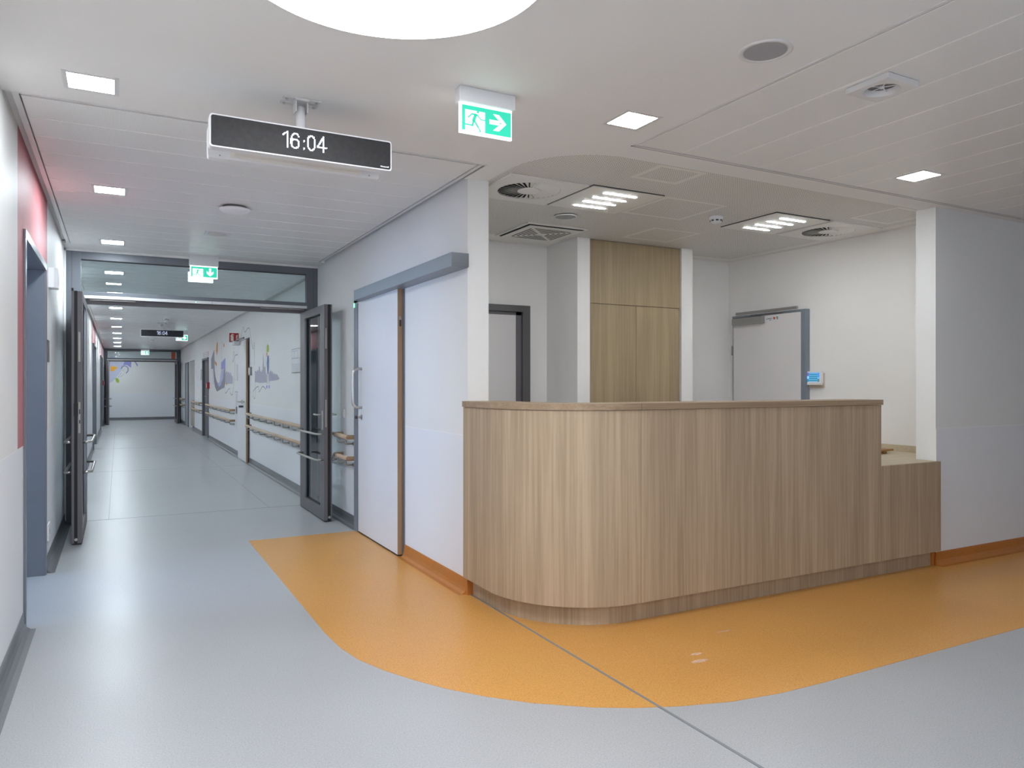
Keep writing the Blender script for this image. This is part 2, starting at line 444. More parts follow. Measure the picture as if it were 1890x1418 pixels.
# side room beyond the open door on the left, with its window
wall('wall_side_room', -5.0, 7.6, XL-.30, 7.75, 'wall_plain')
wall('wall_side_room', -5.0, 3.2, XL-.30, 3.35, 'wall_plain')
sr = MB(); sr.box(-5.15, 3.2, 0, -5.0, 7.75, .9); sr.box(-5.15, 3.2, 2.3, -5.0, 7.75, ZT); sr.box(-5.15, 3.2, .9, -5.0, 4.7, 2.3); sr.box(-5.15, 6.3, .9, -5.0, 7.75, 2.3)
sr.build('wall_side_room', 'wall_plain', kind=ST)
wn = thing('window_1', (-5.08, 5.5, .9), kind=ST)
f = MB(); f.box(-5.12, 4.7, .9, -5.04, 4.76, 2.3); f.box(-5.12, 6.24, .9, -5.04, 6.3, 2.3); f.box(-5.12, 4.7, .9, -5.04, 6.3, .96); f.box(-5.12, 4.7, 2.24, -5.04, 6.3, 2.3)
f.build('window_frame', 'plastic_white', wn); MB().box(-5.10, 4.76, .96, -5.09, 6.24, 2.24).build('glowing_pane', 'daylight', wn)
# far doors' reveals and alcove backs
wall('wall_alcove', 2.125, 23.3, 2.70, 23.5, 'wall_plain'); wall('wall_alcove', 2.6, 23.5, 2.75, 25.2, 'wall_plain'); wall('wall_alcove', 2.125, 25.2, 2.70, 25.4, 'wall_plain')

# ------------------------------------------------------------ ceilings
hall = [(XL-.3, YB), (2.51, YB), (2.51, 3.30), (XE, 3.30), (XE, 3.49), (2.62, 3.49)] + arc(2.62, 3.99, .50, 270, 180, 20)[1:] + [(2.12, 4.34), (XR-.02, 4.34), (XR-.02, 4.0), (XL-.3, 4.0)]
MB().prism(hall, ZC, ZC+.009).build('ceiling', 'plaster_ceiling', kind=ST)
MB().box(XL, 8.045, ZC, XR, YF+.02, ZC+.02).build('ceiling', 'plaster_ceiling', kind=ST)
MB().box(2.0, 3.40, ZC+.0095, 5.95, 6.2, ZC+.02).build('ceiling_reception', 'perforated_gypsum', kind=ST)
MB().box(-5.1, YB-.2, ZT, XE+.3, YE+.5, ZT+.1).build('light_blocking_lid', 'gap_shadow', kind=ST)  # unseen lid added over everything to keep world light out
MB().box(-5.1, 3.2, 2.7, XL-.3, 7.7, 2.72).build('ceiling_side_room', 'plaster_ceiling', kind=ST)

def pans(name, x0, x1, y0, y1, z, pitch, along, panmat, gapL=.0):
    """metal pan ceiling; pans run along X ('x') or along Y ('y')"""
    m = MB()
    a, b = (y0, y1) if along == 'x' else (x0, x1)
    p = a
    while p < b-.01:
        q = min(p+pitch, b)
        m.mat(panmat)
        if along == 'x': m.box(x0, p+.0045, z, x1, q-.002, z+.012, .0015)
        else: m.box(p+.0045, y0, z, q-.002, y1, z+.012, .0015)
        m.mat('pan_joint_lit')
        if along == 'x': m.box(x0, p-.002, z-.0018, x1, p+.0045, z+.012)
        else: m.box(p-.002, y0, z-.0018, p+.0045, y1, z+.012)
        p = q
    m.mat('gap_shadow')
    m.box(x0, y0, z+.014, x1, y1, z+.02)
    return m.build(name, kind=ST)
def edge_trim(name, x0, y0, x1, y1, z, w=.022):
    return MB().box(x0, y0, z-.003, x1, y1, z+.012, .001).build(name, 'metal_white', kind=ST)
# corridor, first bay
pans('ceiling', -.392, 1.908, 4.03, 8.045, ZC, .3075, 'x', 'perforated_metal')
edge_trim('trim_7', -.425, 4.005, -.398, 8.045, ZC)
edge_trim('trim_8', 1.915, 4.005, 1.94, 8.045, ZC)
edge_trim('trim_9', -.425, 3.99, 1.96, 4.008, ZC)
MB().box(XL, 3.99, ZC+.03, -.40, 8.05, ZC+.04).build('ceiling', 'plaster_ceiling', kind=ST); MB().box(1.93, 3.99, ZC+.03, XR, 8.05, ZC+.04).build('ceiling', 'plaster_ceiling', kind=ST)  # plaster strips added inside the side gaps to make them brighter
MB().box(XL, YF+.1, ZC2+.03, -.40, YF2, ZC2+.04).build('ceiling', 'plaster_ceiling', kind=ST); MB().box(1.95, YF+.1, ZC2+.03, XR, YF2, ZC2+.04).build('ceiling', 'plaster_ceiling', kind=ST)  # same added brightening strips for the second bay
# corridor, second bay
pans('ceiling', -.392, 1.933, YF+.12, YF2-.1, ZC2, .30, 'x', 'pan_metal')
edge_trim('trim_10', -.425, YF+.1, -.398, YF2-.1, ZC2)
edge_trim('trim_11', 1.94, YF+.1, 1.962, YF2-.1, ZC2)
MB().box(XL, YF2-.1, ZC2-.001, XR, YF2+.1, ZC2+.02).build('ceiling', 'plaster_ceiling', kind=ST)
# corridor, third bay
pans('ceiling', -.43, 1.95, YF2+.1, YE, ZC2, .30, 'x', 'pan_metal')
MB().box(XL, YF+.05, ZC2-.001, XR, YF+.12, ZT).build('wall_bulkhead', 'plaster_ceiling', kind=ST)
# hall, right-hand bay
pans('ceiling', 2.535, XE, YB+.2, 3.275, ZC, .302, 'y', 'perforated_metal')
edge_trim('trim_12', 2.510, YB+.2, 2.526, 3.296, ZC)
edge_trim('trim_13', 2.510, 3.282, XE, 3.298, ZC)
MB().box(2.505, 3.296, ZC-.0015, XE, 3.305, ZC+.012).build('gap_shade_strip', 'gap_shadow', kind=ST)  # dark strip drawn for the shade in the gap beside the trim

# ------------------------------------------------------------ skirtings (coved vinyl)
def cove_x(name, xw, s, y0, y1, mat, h=.10):      # wall plane x=xw, room on side s
    pr = [(0, -.001), (0, h), (.004, h), (.006, h-.01), (.008, .04), (.016, .018), (.034, .004), (.06, .0015), (.06, -.001)]
    m = MB(); A = [m.bm.verts.new((xw+s*u, y0, v)) for u, v in pr]; B = [m.bm.verts.new((xw+s*u, y1, v)) for u, v in pr]; n = len(pr)
    m._f([m.bm.faces.new(A), m.bm.faces.new(B[::-1])]); m._f([m.bm.faces.new((A[i], B[i], B[(i+1) % n], A[(i+1) % n])) for i in range(n)])
    return m.build(name, mat, kind=ST)
def cove_y(name, yw, s, x0, x1, mat, h=.10):
    pr = [(0, -.001), (0, h), (.004, h), (.006, h-.01), (.008, .04), (.016, .018), (.034, .004), (.06, .0015), (.06, -.001)]
    m = MB(); A = [m.bm.verts.new((x0, yw+s*u, v)) for u, v in pr]; B = [m.bm.verts.new((x1, yw+s*u, v)) for u, v in pr]; n = len(pr)
    m._f([m.bm.faces.new(A), m.bm.faces.new(B[::-1])]); m._f([m.bm.faces.new((A[i], B[i], B[(i+1) % n], A[(i+1) % n])) for i in range(n)])
    return m.build(name, mat, kind=ST)
for y0, y1 in ((YB, 4.84), (6.22, YF), (YF+.1, 9.66), (10.94, 17.26), (19.14, 24.56), (27.24, YF2-.02), (YF2+.1, YE)): cove_x('baseboard_left', XL, 1, y0, y1, 'vinyl_base_grey')
for y0, y1 in ((6.76, YF), (YF+.1, 13.24), (14.34, 19.68), (21.04, 23.5), (26.7, YF2-.02), (YF2+.1, YE)): cove_x('baseboard_right', XR, -1, y0, y1, 'vinyl_base_grey')
cove_x('baseboard_corner', XR, -1, 4.33, 5.50, 'vinyl_base_orange')
MB().box(1.97, 4.306, 0, 2.015, 4.33, .10, .003).build('baseboard_corner', 'vinyl_base_orange', kind=ST)
cove_y('baseboard_reception', 3.38, -1, 5.372, XE, 'vinyl_base_orange')
MB().box(5.345, 3.385, 0, 5.39, 3.41, .10, .003).build('baseboard_reception', 'vinyl_base_orange', kind=ST)
cove_y('baseboard_end', YE, -1, XL, XR, 'vinyl_base_grey')

# ------------------------------------------------------------ reception counter
X0, YC, Rr = 1.945, 3.335, .62
ctr = thing('reception_counter', (3.6, 3.5, 0), 'curved oak-finish reception counter on the orange floor, stepping down at its right end', 'reception desk')
def path(off, x_end):
    """outer outline of the front, offset inwards by off"""
    r = Rr-off
    return [(X0+off, 4.315)] + arc(X0+Rr, YC+Rr, r, 180, 270, 28) + [(x_end, YC+off)]
def ribbon(off, th, x_end, z0, z1, mat, name, i0=None, i1=None, label=None):
    a = path(off, x_end); b = path(off+th, x_end)
    if i0 is not None: a = a[i0:i1]; b = b[i0:i1]
    return MB().prism(a+b[::-1], z0, z1).build(name, mat, ctr, label=label)
n_arc = 30
def curved(off, th, z0, z1, mat, name, label=None):
    a = path(off, 2.598); b = path(off+th, 2.598)
    return MB().prism(a+b[::-1], z0, z1, smooth=False).build(name, mat, ctr, label=label)
curved(0, .03, .118, 1.205, 'oak_panel', 'curved_front_panel', 'curved oak-finish corner panel')
MB().box(2.601, YC, .118, 4.688, YC+.03, 1.205).build('front_panel', 'oak_panel', ctr)
MB().box(4.691, YC, .118, 5.368, YC+.03, .780).build('low_front_panel', 'oak_panel', ctr, label='lower oak-finish panel at the right end')
MB().box(4.66, YC+.03, .118, 4.688, YC+.30, 1.205).build('side_panel', 'oak_panel', ctr)
ribbon(.065, .03, 5.368, 0, .118, 'oak_panel', 'plinth')
MB().prism(path(.066, 5.36)[:]+path(.075, 5.36)[::-1], .0, .004).build('sealant_bead', 'vinyl_base_orange', ctr)
# top: curved part and straight part
def top_part(x_end, mat, name):
    a = path(-.008, x_end); b = path(.27, x_end)
    return MB().prism(a+b[::-1], 1.207, 1.243).build(name, mat, ctr)
top_part(2.598, 'oak_edge', 'countertop')
MB().box(2.601, YC-.008, 1.207, 4.70, YC+.27, 1.243).build('countertop', 'oak_edge', ctr)
# inner panel that carries the raised top
MB().prism(path(.24, 4.66)+path(.26, 4.66)[::-1], .777, 1.206).build('inner_panel', 'oak_panel', ctr)
# inner work surface
MB().prism([(2.13, 4.315), (2.13, 4.0)] + arc(2.62, 3.98, .49, 180, 270, 14) + [(4.66, 3.45), (4.66, YC+.31), (4.70, YC+.031), (5.368, YC+.031), (5.368, 3.535), (5.865, 3.535), (5.865, 4.30), (3.0, 4.30), (3.0, 4.315)], .757, .780).build('worktop', 'oak_desk', ctr, label='pale oak worktop behind the raised front')
MB().box(5.845, 3.54, .780, 5.866, 4.30, .835).build('upstand', 'oak_desk', ctr)
bd = MB(); bd.box(5.18, 3.90, .802, 5.64, 4.07, .818, .002); bd.box(5.22, 3.92, .7805, 5.26, 4.05, .802); bd.box(5.54, 3.92, .7805, 5.58, 4.05, .802)
one('wooden_board', bd, 'board_wood', (5.4, 3.98, .7805), 'thin reddish-brown wooden board lying on the pale worktop behind the counter', 'board')

# ------------------------------------------------------------ office: cupboard, doors, wall panel
cb = thing('wall_cupboard', (4.32, 5.62, 0), 'tall built-in oak-finish cupboard between two white wall piers behind the counter', 'cupboard')
MB().box(3.786, 5.64, 0, 4.859, 6.09, ZC+.008).build('body', 'oak_cupboard', cb)
MB().box(3.787, 5.621, 2.094, 4.858, 5.64, ZC+.005).build('upper_panel', 'oak_cupboard', cb)
MB().box(3.80, 5.621, .05, 4.321, 5.64, 2.088).build('door', 'oak_cupboard', cb)
MB().box(4.325, 5.621, .05, 4.846, 5.64, 2.088).build('door', 'oak_cupboard', cb)

d = thing('door_1', (2.95, 6.14, 0), kind=ST)      # grey framed door at the back of the office
f = MB(); f.box(2.45, 6.08, 0, 2.53, 6.14, 2.09, .002); f.box(3.355, 6.08, 0, 3.435, 6.14, 2.09, .002); f.box(2.53, 6.08, 2.03, 3.355, 6.14, 2.09, .002)
f.build('door_frame', 'frame_dark', d)
f = MB(); f.box(2.53, 6.115, 0, 2.56, 6.14, 2.03); f.box(3.30, 6.115, 0, 3.355, 6.14, 2.03); f.box(2.53, 6.115, 2.0, 3.355, 6.14, 2.03)
f.build('door_stop', 'frame_shade', d)
MB().box(2.56, 6.12, .01, 3.30, 6.139, 2.0).build('door_leaf', 'door_white_warm', d)
MB().tube([(2.62, 6.12, 1.05), (2.62, 6.06, 1.05), (2.74, 6.06, 1.05)], .01).build('door_handle', 'steel', d)

d = thing('door_2', (5.87, 5.44, 0), kind=ST)      # white door with closer on the office's right wall
f = MB(); f.box(5.81, 4.93, 0, 5.87, 4.985, 2.075, .002); f.box(5.82, 5.875, 0, 5.87, 5.89, 2.055); f.box(5.81, 4.985, 2.055, 5.87, 5.89, 2.075, .002)
f.build('door_frame', 'rail_grey', d)
MB().box(5.815, 4.985, .01, 5.86, 5.873, 2.052, .001).build('door_leaf', 'door_white_warm', d)
cl = MB().box(5.765, 5.44, 1.975, 5.815, 5.85, 2.045, .003).build('door_closer', 'closer_silver', d)
MB().box(5.79, 5.02, 2.082, 5.815, 5.82, 2.108, .003).build('guide_rail', 'closer_silver', cl)
MB().box(5.80, 5.2, 2.058, 5.812, 5.62, 2.066).build('closer_arm', 'frame_shade', cl)
MB().box(5.762, 5.48, 2.005, 5.765, 5.53, 2.022).build('maker_plate', 'steel_plate', cl)
st = MB().box(5.8135, 5.26, 1.985, 5.815, 5.43, 2.04).build('sticker', 'paper_print', d, label='white printed sticker')
MB().cyl((5.315, 2.015), .013, 5.812, 5.8134, 'x', 20).build('red_dot', 'sticker_orange', st)
m = MB()
for (y0, y1, z) in ((5.345, 5.365, 2.010), (5.37, 5.40, 2.012), (5.405, 5.42, 2.008), (5.36, 5.375, 1.996), (5.265, 5.29, 2.022), (5.265, 5.29, 2.012), (5.265, 5.285, 2.002)): m.box(5.8128, y0, z, 5.8134, y1, z+.006)
m.build('printed_marks', 'text_dark', st)
MB().box(5.808, 5.886, 1.66, 5.83, 5.90, 1.76, .002).build('hinge', 'closer_silver', d)

tp = thing('control_panel', (5.87, 4.857, 1.35), 'white wall touch panel with lit blue menu screen beside the office door', 'control panel')
MB().box(5.836, 4.765, 1.36, 5.858, 4.955, 1.475, .006).build('housing', 'plastic_white', tp)
MB().box(5.832, 4.766, 1.342, 5.85, 4.954, 1.362, .003).build('speaker_bar', 'plastic_warm', tp)
MB().box(5.858, 4.757, 1.315, 5.87, 4.948, 1.455, .002).build('wall_plate', 'wallbox_tan', tp)
sc_ = MB().box(5.8345, 4.792, 1.375, 5.836, 4.93, 1.46).build('screen', 'touch_blue', tp)
m = MB()
for i in range(4): m.box(5.8335, 4.815, 1.380+i*.019, 5.8345, 4.905, 1.393+i*.019)
m.build('menu_bars', 'touch_teal', sc_)
m = MB(); m.mat('touch_pale')
for i in range(5): m.box(5.8340, 4.812, 1.377+i*.019, 5.8345, 4.908, 1.380+i*.019)
m.mat('touch_violet').box(5.8335, 4.912, 1.43, 5.8345, 4.93, 1.46); m.mat('touch_olive').box(5.8335, 4.793, 1.375, 5.8345, 4.81, 1.40)
m.mat('touch_teal').box(5.8335, 4.912, 1.375, 5.8345, 4.93, 1.40); m.mat('touch_pale').box(5.8335, 4.912, 1.402, 5.8345, 4.93, 1.428)
m.mat('touch_pale').box(5.8335, 4.797, 1.405, 5.8345, 4.808, 1.415)
m.build('menu_icons', None, sc_)

# ------------------------------------------------------------ office ceiling fittings
def led_panel(cx, cy, label):
    t = thing('panel_light', (cx, cy, ZC+.009), label, 'ceiling light', 'slotted panel lights in the office ceiling')
    MB().box(cx-.302, cy-.302, ZC+.003, cx+.302, cy+.302, ZC+.009, .001).build('frame', 'gap_shadow', t)  # dark outline standing in for the shadow gap around the panel
    MB().box(cx-.297, cy-.297, ZC-.002, cx+.297, cy+.297, ZC+.004).build('panel', 'metal_panel_white', t)
    for i in range(4):
        y0 = cy-.19+i*.126
        sl = MB()
        for k in range(8):
            sl.box(cx-.136+k*.034, y0-.011+.002*(k % 2), ZC-.004, cx-.136+(k+1)*.034, y0+.013-.002*(k % 2), ZC-.0018)
        sl.build('light_strip', 'lamp_strip', t)
    return t
led_panel(3.09, 4.385, 'square slotted ceiling light panel nearer the curved corner, left of the two')
led_panel(4.78, 4.37, 'square slotted ceiling light panel nearer the office door, right of the two')
def swirl(cx, cy, r, half, label):
    t = thing('swirl_diffuser', (cx, cy, ZC+.009), label, 'air vent', 'swirl air diffusers in the office ceiling')
    # square plate with a round opening
    m = MB(); N = 48
    sq = []
    for i in range(N):
        a = 2*PI*i/N; c_, s_ = math.cos(a), math.sin(a); k = half/max(abs(c_), abs(s_)); sq.append((cx+c_*k, cy+s_*k))
    ci = [(cx+r*math.cos(2*PI*i/N), cy+r*math.sin(2*PI*i/N)) for i in range(N)]
    for z, rev in ((ZC-.002, False), (ZC+.008, True)):
        A = [m.bm.verts.new((*p, z)) for p in sq]; B = [m.bm.verts.new((*p, z)) for p in ci]
        for i in range(N): m._f([m.bm.faces.new((A[i], A[(i+1) % N], B[(i+1) % N], B[i]))])
        if not rev: A0, B0 = A, B
    for L0, L1 in ((A0, A), (B0, B)):
        for i in range(N): m._f([m.bm.faces.new((L0[i], L0[(i+1) % N], L1[(i+1) % N], L1[i]))])
    m.build('face_plate', 'metal_panel_white', t)
    MB().cyl((cx, cy), r, ZC+.0085, ZC+.0092).build('dark_throat', 'dark_void', t)
    # tilted blades
    m = MB(); nb = 32
    for i in range(nb):
        a = 2*PI*i/nb; w0, w1 = .30*r*2*PI/nb*.62, r*2*PI/nb*.72
        d_ = Vector((math.cos(a), math.sin(a), 0)); s_ = Vector((-d_.y, d_.x, 0)); C0 = Vector((cx, cy, ZC))
        p = [C0+d_*r*.36+s_*w0*.5+Vector((0, 0, -.001)), C0+d_*r*.985+s_*w1*.5+Vector((0, 0, -.004)), C0+d_*r*.985-s_*w1*.5+Vector((0, 0, .0078)), C0+d_*r*.36-s_*w0*.5+Vector((0, 0, .0078))]
        q = [v+Vector((0, 0, .0007)) for v in p]
        V = [m.bm.verts.new(v) for v in p+q]
        m._f([m.bm.faces.new([V[k] for k in f]) for f in ((0,1,2,3),(7,6,5,4),(0,4,5,1),(1,5,6,2),(2,6,7,3),(3,7,4,0))])
    m.build('blades', 'metal_panel_white', t)
    MB().cyl((cx, cy), r*.37, ZC-.004, ZC+.004).build('hub', 'metal_panel_white', t)
    return t
swirl(2.475, 4.40, .215, .295, 'round swirl air diffuser in square plate at the curved ceiling corner')
swirl(5.42, 4.36, .215, .30, 'round swirl air diffuser in square plate above the office door side')
# return-air grille
t = thing('air_grille', (3.25, 5.57, ZC+.009), 'square ceiling air grille with slotted triangles set slightly below the ceiling', 'air vent')
MB().box(2.97, 5.28, ZC+.001, 3.53, 5.86, ZC+.009).build('frame', 'dark_void', t)
MB().box(2.955, 5.265, ZC-.004, 3.545, 5.285, ZC+.008).build('rim', 'metal_panel_white', t)
MB().box(2.955, 5.285, ZC-.004, 2.975, 5.86, ZC+.008).build('rim', 'metal_panel_white', t)
m = MB(); m.mat('metal_panel_white').box(3.0, 5.32, ZC-.010, 3.53, 5.86, ZC-.004, .002)
m.mat('gap_shadow')
cx, cy = 3.265, 5.59
for k in range(5):
    o = .06+k*.034; w = o-.02
    m.box(cx-w, cy-o-.007, ZC-.0110, cx+w, cy-o+.007, ZC-.0098)
    m.box(cx-w, cy+o-.007, ZC-.0110, cx+w, cy+o+.007, ZC-.0098)
    m.box(cx-o-.007, cy-w, ZC-.0110, cx-o+.007, cy+w, ZC-.0098)
    m.box(cx+o-.007, cy-w, ZC-.0110, cx+o+.007, cy+w, ZC-.0098)
m.build('slotted_plate', None, t)
# speakers
def speaker(cx, cy, r, label, rim=.02):
    t = thing('ceiling_speaker', (cx, cy, ZC), label, 'speaker', None)
    MB().lathe((cx, cy), [(r+rim, ZC+.002), (r+rim, ZC-.003), (r+rim*.6, ZC-.006), (r, ZC-.004), (r, ZC+.002)], 56).build('rim', 'metal_white', t)
    MB().cyl((cx, cy), r, ZC-.003, ZC+.001, seg=56).build('grille', 'speaker_cloth', t)
    return t
speaker(2.262, 2.113, .083, 'large round grey ceiling speaker near the corner of the slatted metal ceiling')
speaker(3.11, 4.94, .082, 'small round grey ceiling speaker in the perforated office ceiling', .008)
def smoke(cx, cy, z, label, group=None):
    t = thing('smoke_detector', (cx, cy, z), label, 'smoke detector', group)
    MB().lathe((cx, cy), [(.0, z-.018), (.052, z-.018), (.056, z-.01), (.056, z+.001)], 32).build('base', 'plastic_white', t)
    m = MB(); m.mat('plastic_white').lathe((cx, cy), [(0, z-.055), (.022, z-.054), (.040, z-.045), (.047, z-.03), (.047, z-.018)], 32)
    m.mat('text_dark')
    for i in range(8):
        a = i*PI/4+.2
        m.box(-.0012, -.011, -.006, .0022, .011, .006, 0, Matrix.Translation((cx+.0455*math.cos(a), cy+.0455*math.sin(a), z-.032)) @ Matrix.Rotation(a, 4, 'Z'))
    m.build('chamber', None, t)
    return t
smoke(4.19, 4.42, ZC+.009, 'white smoke detector with dark slots on the perforated office ceiling')

# ------------------------------------------------------------ downlights
def downlight(cx, cy, z, label, group, h=.108, lamp='lamp_down'):
    t = thing('downlight', (cx, cy, z), label, 'ceiling light', group)
    f = MB()
    for a in ((-h, -h, h, -h+.019), (-h, h-.019, h, h), (-h, -h+.019, -h+.019, h-.019), (h-.019, -h+.019, h, h-.019)):
        f.box(cx+a[0], cy+a[1], z-.003, cx+a[2], cy+a[3], z+.003)
    f.build('frame', 'metal_white', t)
    MB().box(cx-h+.019, cy-h+.019, z-.0016, cx+h-.019, cy+h-.019, z+.001).build('diffuser', lamp, t)
    return t
d0 = downlight(-.104, 3.725, ZC, 'square downlight at the left, in the smooth ceiling before the metal pans', 'square corridor downlights')
downlight(2.268, 2.98, ZC, 'square downlight in the smooth ceiling in front of the curved counter', None)
dB = downlight(4.477, 2.925, ZC, 'square downlight in the slatted metal ceiling in front of the counter, right side', 'square hall downlights')
dl2 = downlight(-.05, 5.72, ZC-.001, 'second square corridor downlight from the front, first in the metal ceiling', 'square corridor downlights', lamp='lamp_corridor')
dup(dl2, (-.045, 7.80, ZC-.001), 'square corridor downlight just before the glazed door frame', 'square corridor downlights')
ords = ['first', 'second', 'third', 'fourth', 'fifth', 'sixth', 'seventh', 'eighth', 'ninth']
for i, y in enumerate((9.39, 11.5, 13.72, 15.92, 18.17, 20.45, 22.74, 25.02, 27.46)):
    dup(dl2, (-.04+.003*i, y*1.0, ZC2-.001), ords[i]+' square downlight beyond the open glazed doors, counted from the doors', 'square corridor downlights')
dup(dl2, (0.0, 30.2, ZC2-.001), 'square downlight beyond the far door frame at the corridor end', 'square corridor downlights')
for x, y, lb in ((2.25, -.6, 'added unseen square downlight in the hall ceiling behind the viewpoint'),):
    dup(dB, (x, y, ZC), lb, 'square hall downlights')  # extra unseen downlight, added to brighten the hall
def round_lamp(cx, cy, r, label, group=None):
    t = thing('round_ceiling_lamp', (cx, cy, ZC), label, 'ceiling light', group)
    MB().cyl((cx, cy), r, ZC-.004, ZC+.002, seg=96).build('diffuser', 'lamp_round', t)
    MB().lathe((cx, cy), [(r, ZC+.001), (r, ZC-.005), (r+.002, ZC-.005), (r+.002, ZC+.001)], 96).build('rim', 'metal_white', t)
    return t
r0 = round_lamp(.755, 2.215, .508, 'huge glowing round ceiling lamp cut off by the top of the photo')
dup(r0, (.9, -1.6, ZC), 'added unseen round lamp in the hall behind the viewpoint')  # second round lamp is out of view, added for more light

# air nozzle in the metal ceiling on the right
cx, cy = 2.97, 2.11
t = thing('air_nozzle', (cx, cy, ZC), 'white square air outlet with deep round nozzle in the slatted metal ceiling', 'air vent')
m = MB(); N = 48; r = .075; half = .104
sq = []; ci = []
for i in range(N):
    a = 2*PI*i/N; c_, s_ = math.cos(a), math.sin(a); k = half/max(abs(c_), abs(s_)); sq.append((cx+c_*k, cy+s_*k)); ci.append((cx+r*c_, cy+r*s_))
rg = [[m.bm.verts.new((*p, z)) for p in L] for L, z in ((sq, ZC-.0015), (sq, ZC-.026), (ci, ZC-.026))]
for i in range(N):
    for A, B in zip(rg, rg[1:]): m._f([m.bm.faces.new((A[i], A[(i+1) % N], B[(i+1) % N], B[i]))])
m.build('face_plate', 'metal_white', t)
MB().lathe((cx, cy), [(.075, ZC-.026), (.071, ZC-.021), (.066, ZC-.014), (.061, ZC-.0025)], 48).build('funnel', 'metal_white', t)
MB().cyl((cx, cy), .064, ZC-.0022, ZC-.0014).build('dark_throat', 'grille_grey', t)
m = MB()
for k in range(5):
    a = k*2*PI/5+.3
    m.box(0, -.0025, -.0025, .062, .0025, 0, 0, Matrix.Translation((cx, cy, ZC-.010)) @ Matrix.Rotation(a, 4, 'Z'))
m.cyl((cx, cy), .010, ZC-.016, ZC-.003)
m.build('spokes', 'plastic_white', t)

# wireless dome and small square speaker in the corridor ceiling
t = thing('access_point', (.765, 5.82, ZC), 'white domed disc mounted under the corridor metal ceiling', 'wireless access point')
MB().lathe((.765, 5.82), [(0, ZC-.048), (.05, ZC-.047), (.09, ZC-.040), (.108, ZC-.026), (.108, ZC-.02), (.09, ZC-.014)], 48).build('cover', 'dome_white', t)
MB().cyl((.765, 5.82), .085, ZC-.018, ZC-.0005).build('mounting_base', 'grille_grey', t)
m = MB(); m.box(.742, 5.728, ZC-.036, .770, 5.732, ZC-.030)
m.build('marking', 'text_grey', t)
t = thing('ceiling_speaker', (.77, 6.90, ZC), 'small square white speaker with round grille set in the corridor metal ceiling', 'speaker')
MB().box(.665, 6.80, ZC-.010, .875, 7.0, ZC-.0005, .002).build('plate', 'plastic_white', t)
MB().lathe((.765, 6.90), [(.0, ZC-.0125), (.07, ZC-.0125), (.075, ZC-.0145), (.083, ZC-.0095)], 40).build('grille', 'plastic_warm', t)
smoke(.80, 15.4, ZC2, 'white smoke detector under the corridor ceiling in front of the far clock', 'corridor smoke detectors')
smoke(.82, 22.6, ZC2, 'white smoke detector under the corridor ceiling behind the far clock', 'corridor smoke detectors')

# ------------------------------------------------------------ clocks
def seg_dist(p, a, b):
    ax, ay = a; bx, by = b; px, py = p; dx, dy = bx-ax, by-ay; L = dx*dx+dy*dy
    t_ = 0 if L == 0 else max(0, min(1, ((px-ax)*dx+(py-ay)*dy)/L)); return math.hypot(px-ax-t_*dx, py-ay-t_*dy)
def ell(cx, cy, rx, ry, a0=0, a1=360, n=20): return [(cx+rx*math.cos(math.radians(a0+(a1-a0)*i/n)), cy+ry*math.sin(math.radians(a0+(a1-a0)*i/n))) for i in range(n+1)]
GL = {'1': [[(.35, 1.25), (.62, 1.5), (.75, 1.62), (.75, .08)]],
      '6': [ell(.5, .52, .38, .44), [(.13, .55), (.12, .95), (.25, 1.38), (.5, 1.55), (.72, 1.5), (.84, 1.28)]],
      ':': [[(.3, .12), (.3, .2)], [(.3, .85), (.3, .93)]],
      '0': [[(.14, .5), (.14, 1.12), (.26, 1.42), (.5, 1.55), (.74, 1.42), (.86, 1.12), (.86, .5), (.74, .2), (.5, .07), (.26, .2), (.14, .5)]],
      '4': [[(.66, .06), (.66, 1.58), (.08, .52), (.98, .52)]]}
def digit_dots(x, y, z, H_, face=-1):
    """LED dots forming 16:04, text centred on x, base at z, on a plane at y"""
    m = MB(); u = H_/1.6; adv = {'1': 1.0, '6': 1.05, ':': .55, '0': 1.05, '4': 1.05}
    tw = sum(adv[c] for c in '16:04')*u; cx = x-tw/2; s = H_/19
    for c in '16:04':
        nx = int(adv[c]*u/s)+1
        for i in range(nx):
            for j in range(21):
                p = ((i+.5)*s/u, (j+.5)*s/u)
                if min(min(seg_dist(p, a, b) for a, b in zip(g, g[1:])) for g in GL[c]) < .088:
                    X = cx+i*s; Z = z+j*s; k = s*.90
                    m._f([m.bm.faces.new([m.bm.verts.new(q) for q in ((X, y, Z), (X+k, y, Z), (X+k, y, Z+k), (X, y, Z+k))])])
        cx += adv[c]*u
    return m
def rbox(m, x0, x1, z0, z1, y0, y1, r=.012):
    pts = arc(x1-r, z1-r, r, 0, 90, 4)+arc(x0+r, z1-r, r, 90, 180, 4)+arc(x0+r, z0+r, r, 180, 270, 4)+arc(x1-r, z0+r, r, 270, 360, 4)
    return m.prism(pts, y0, y1, 'y')
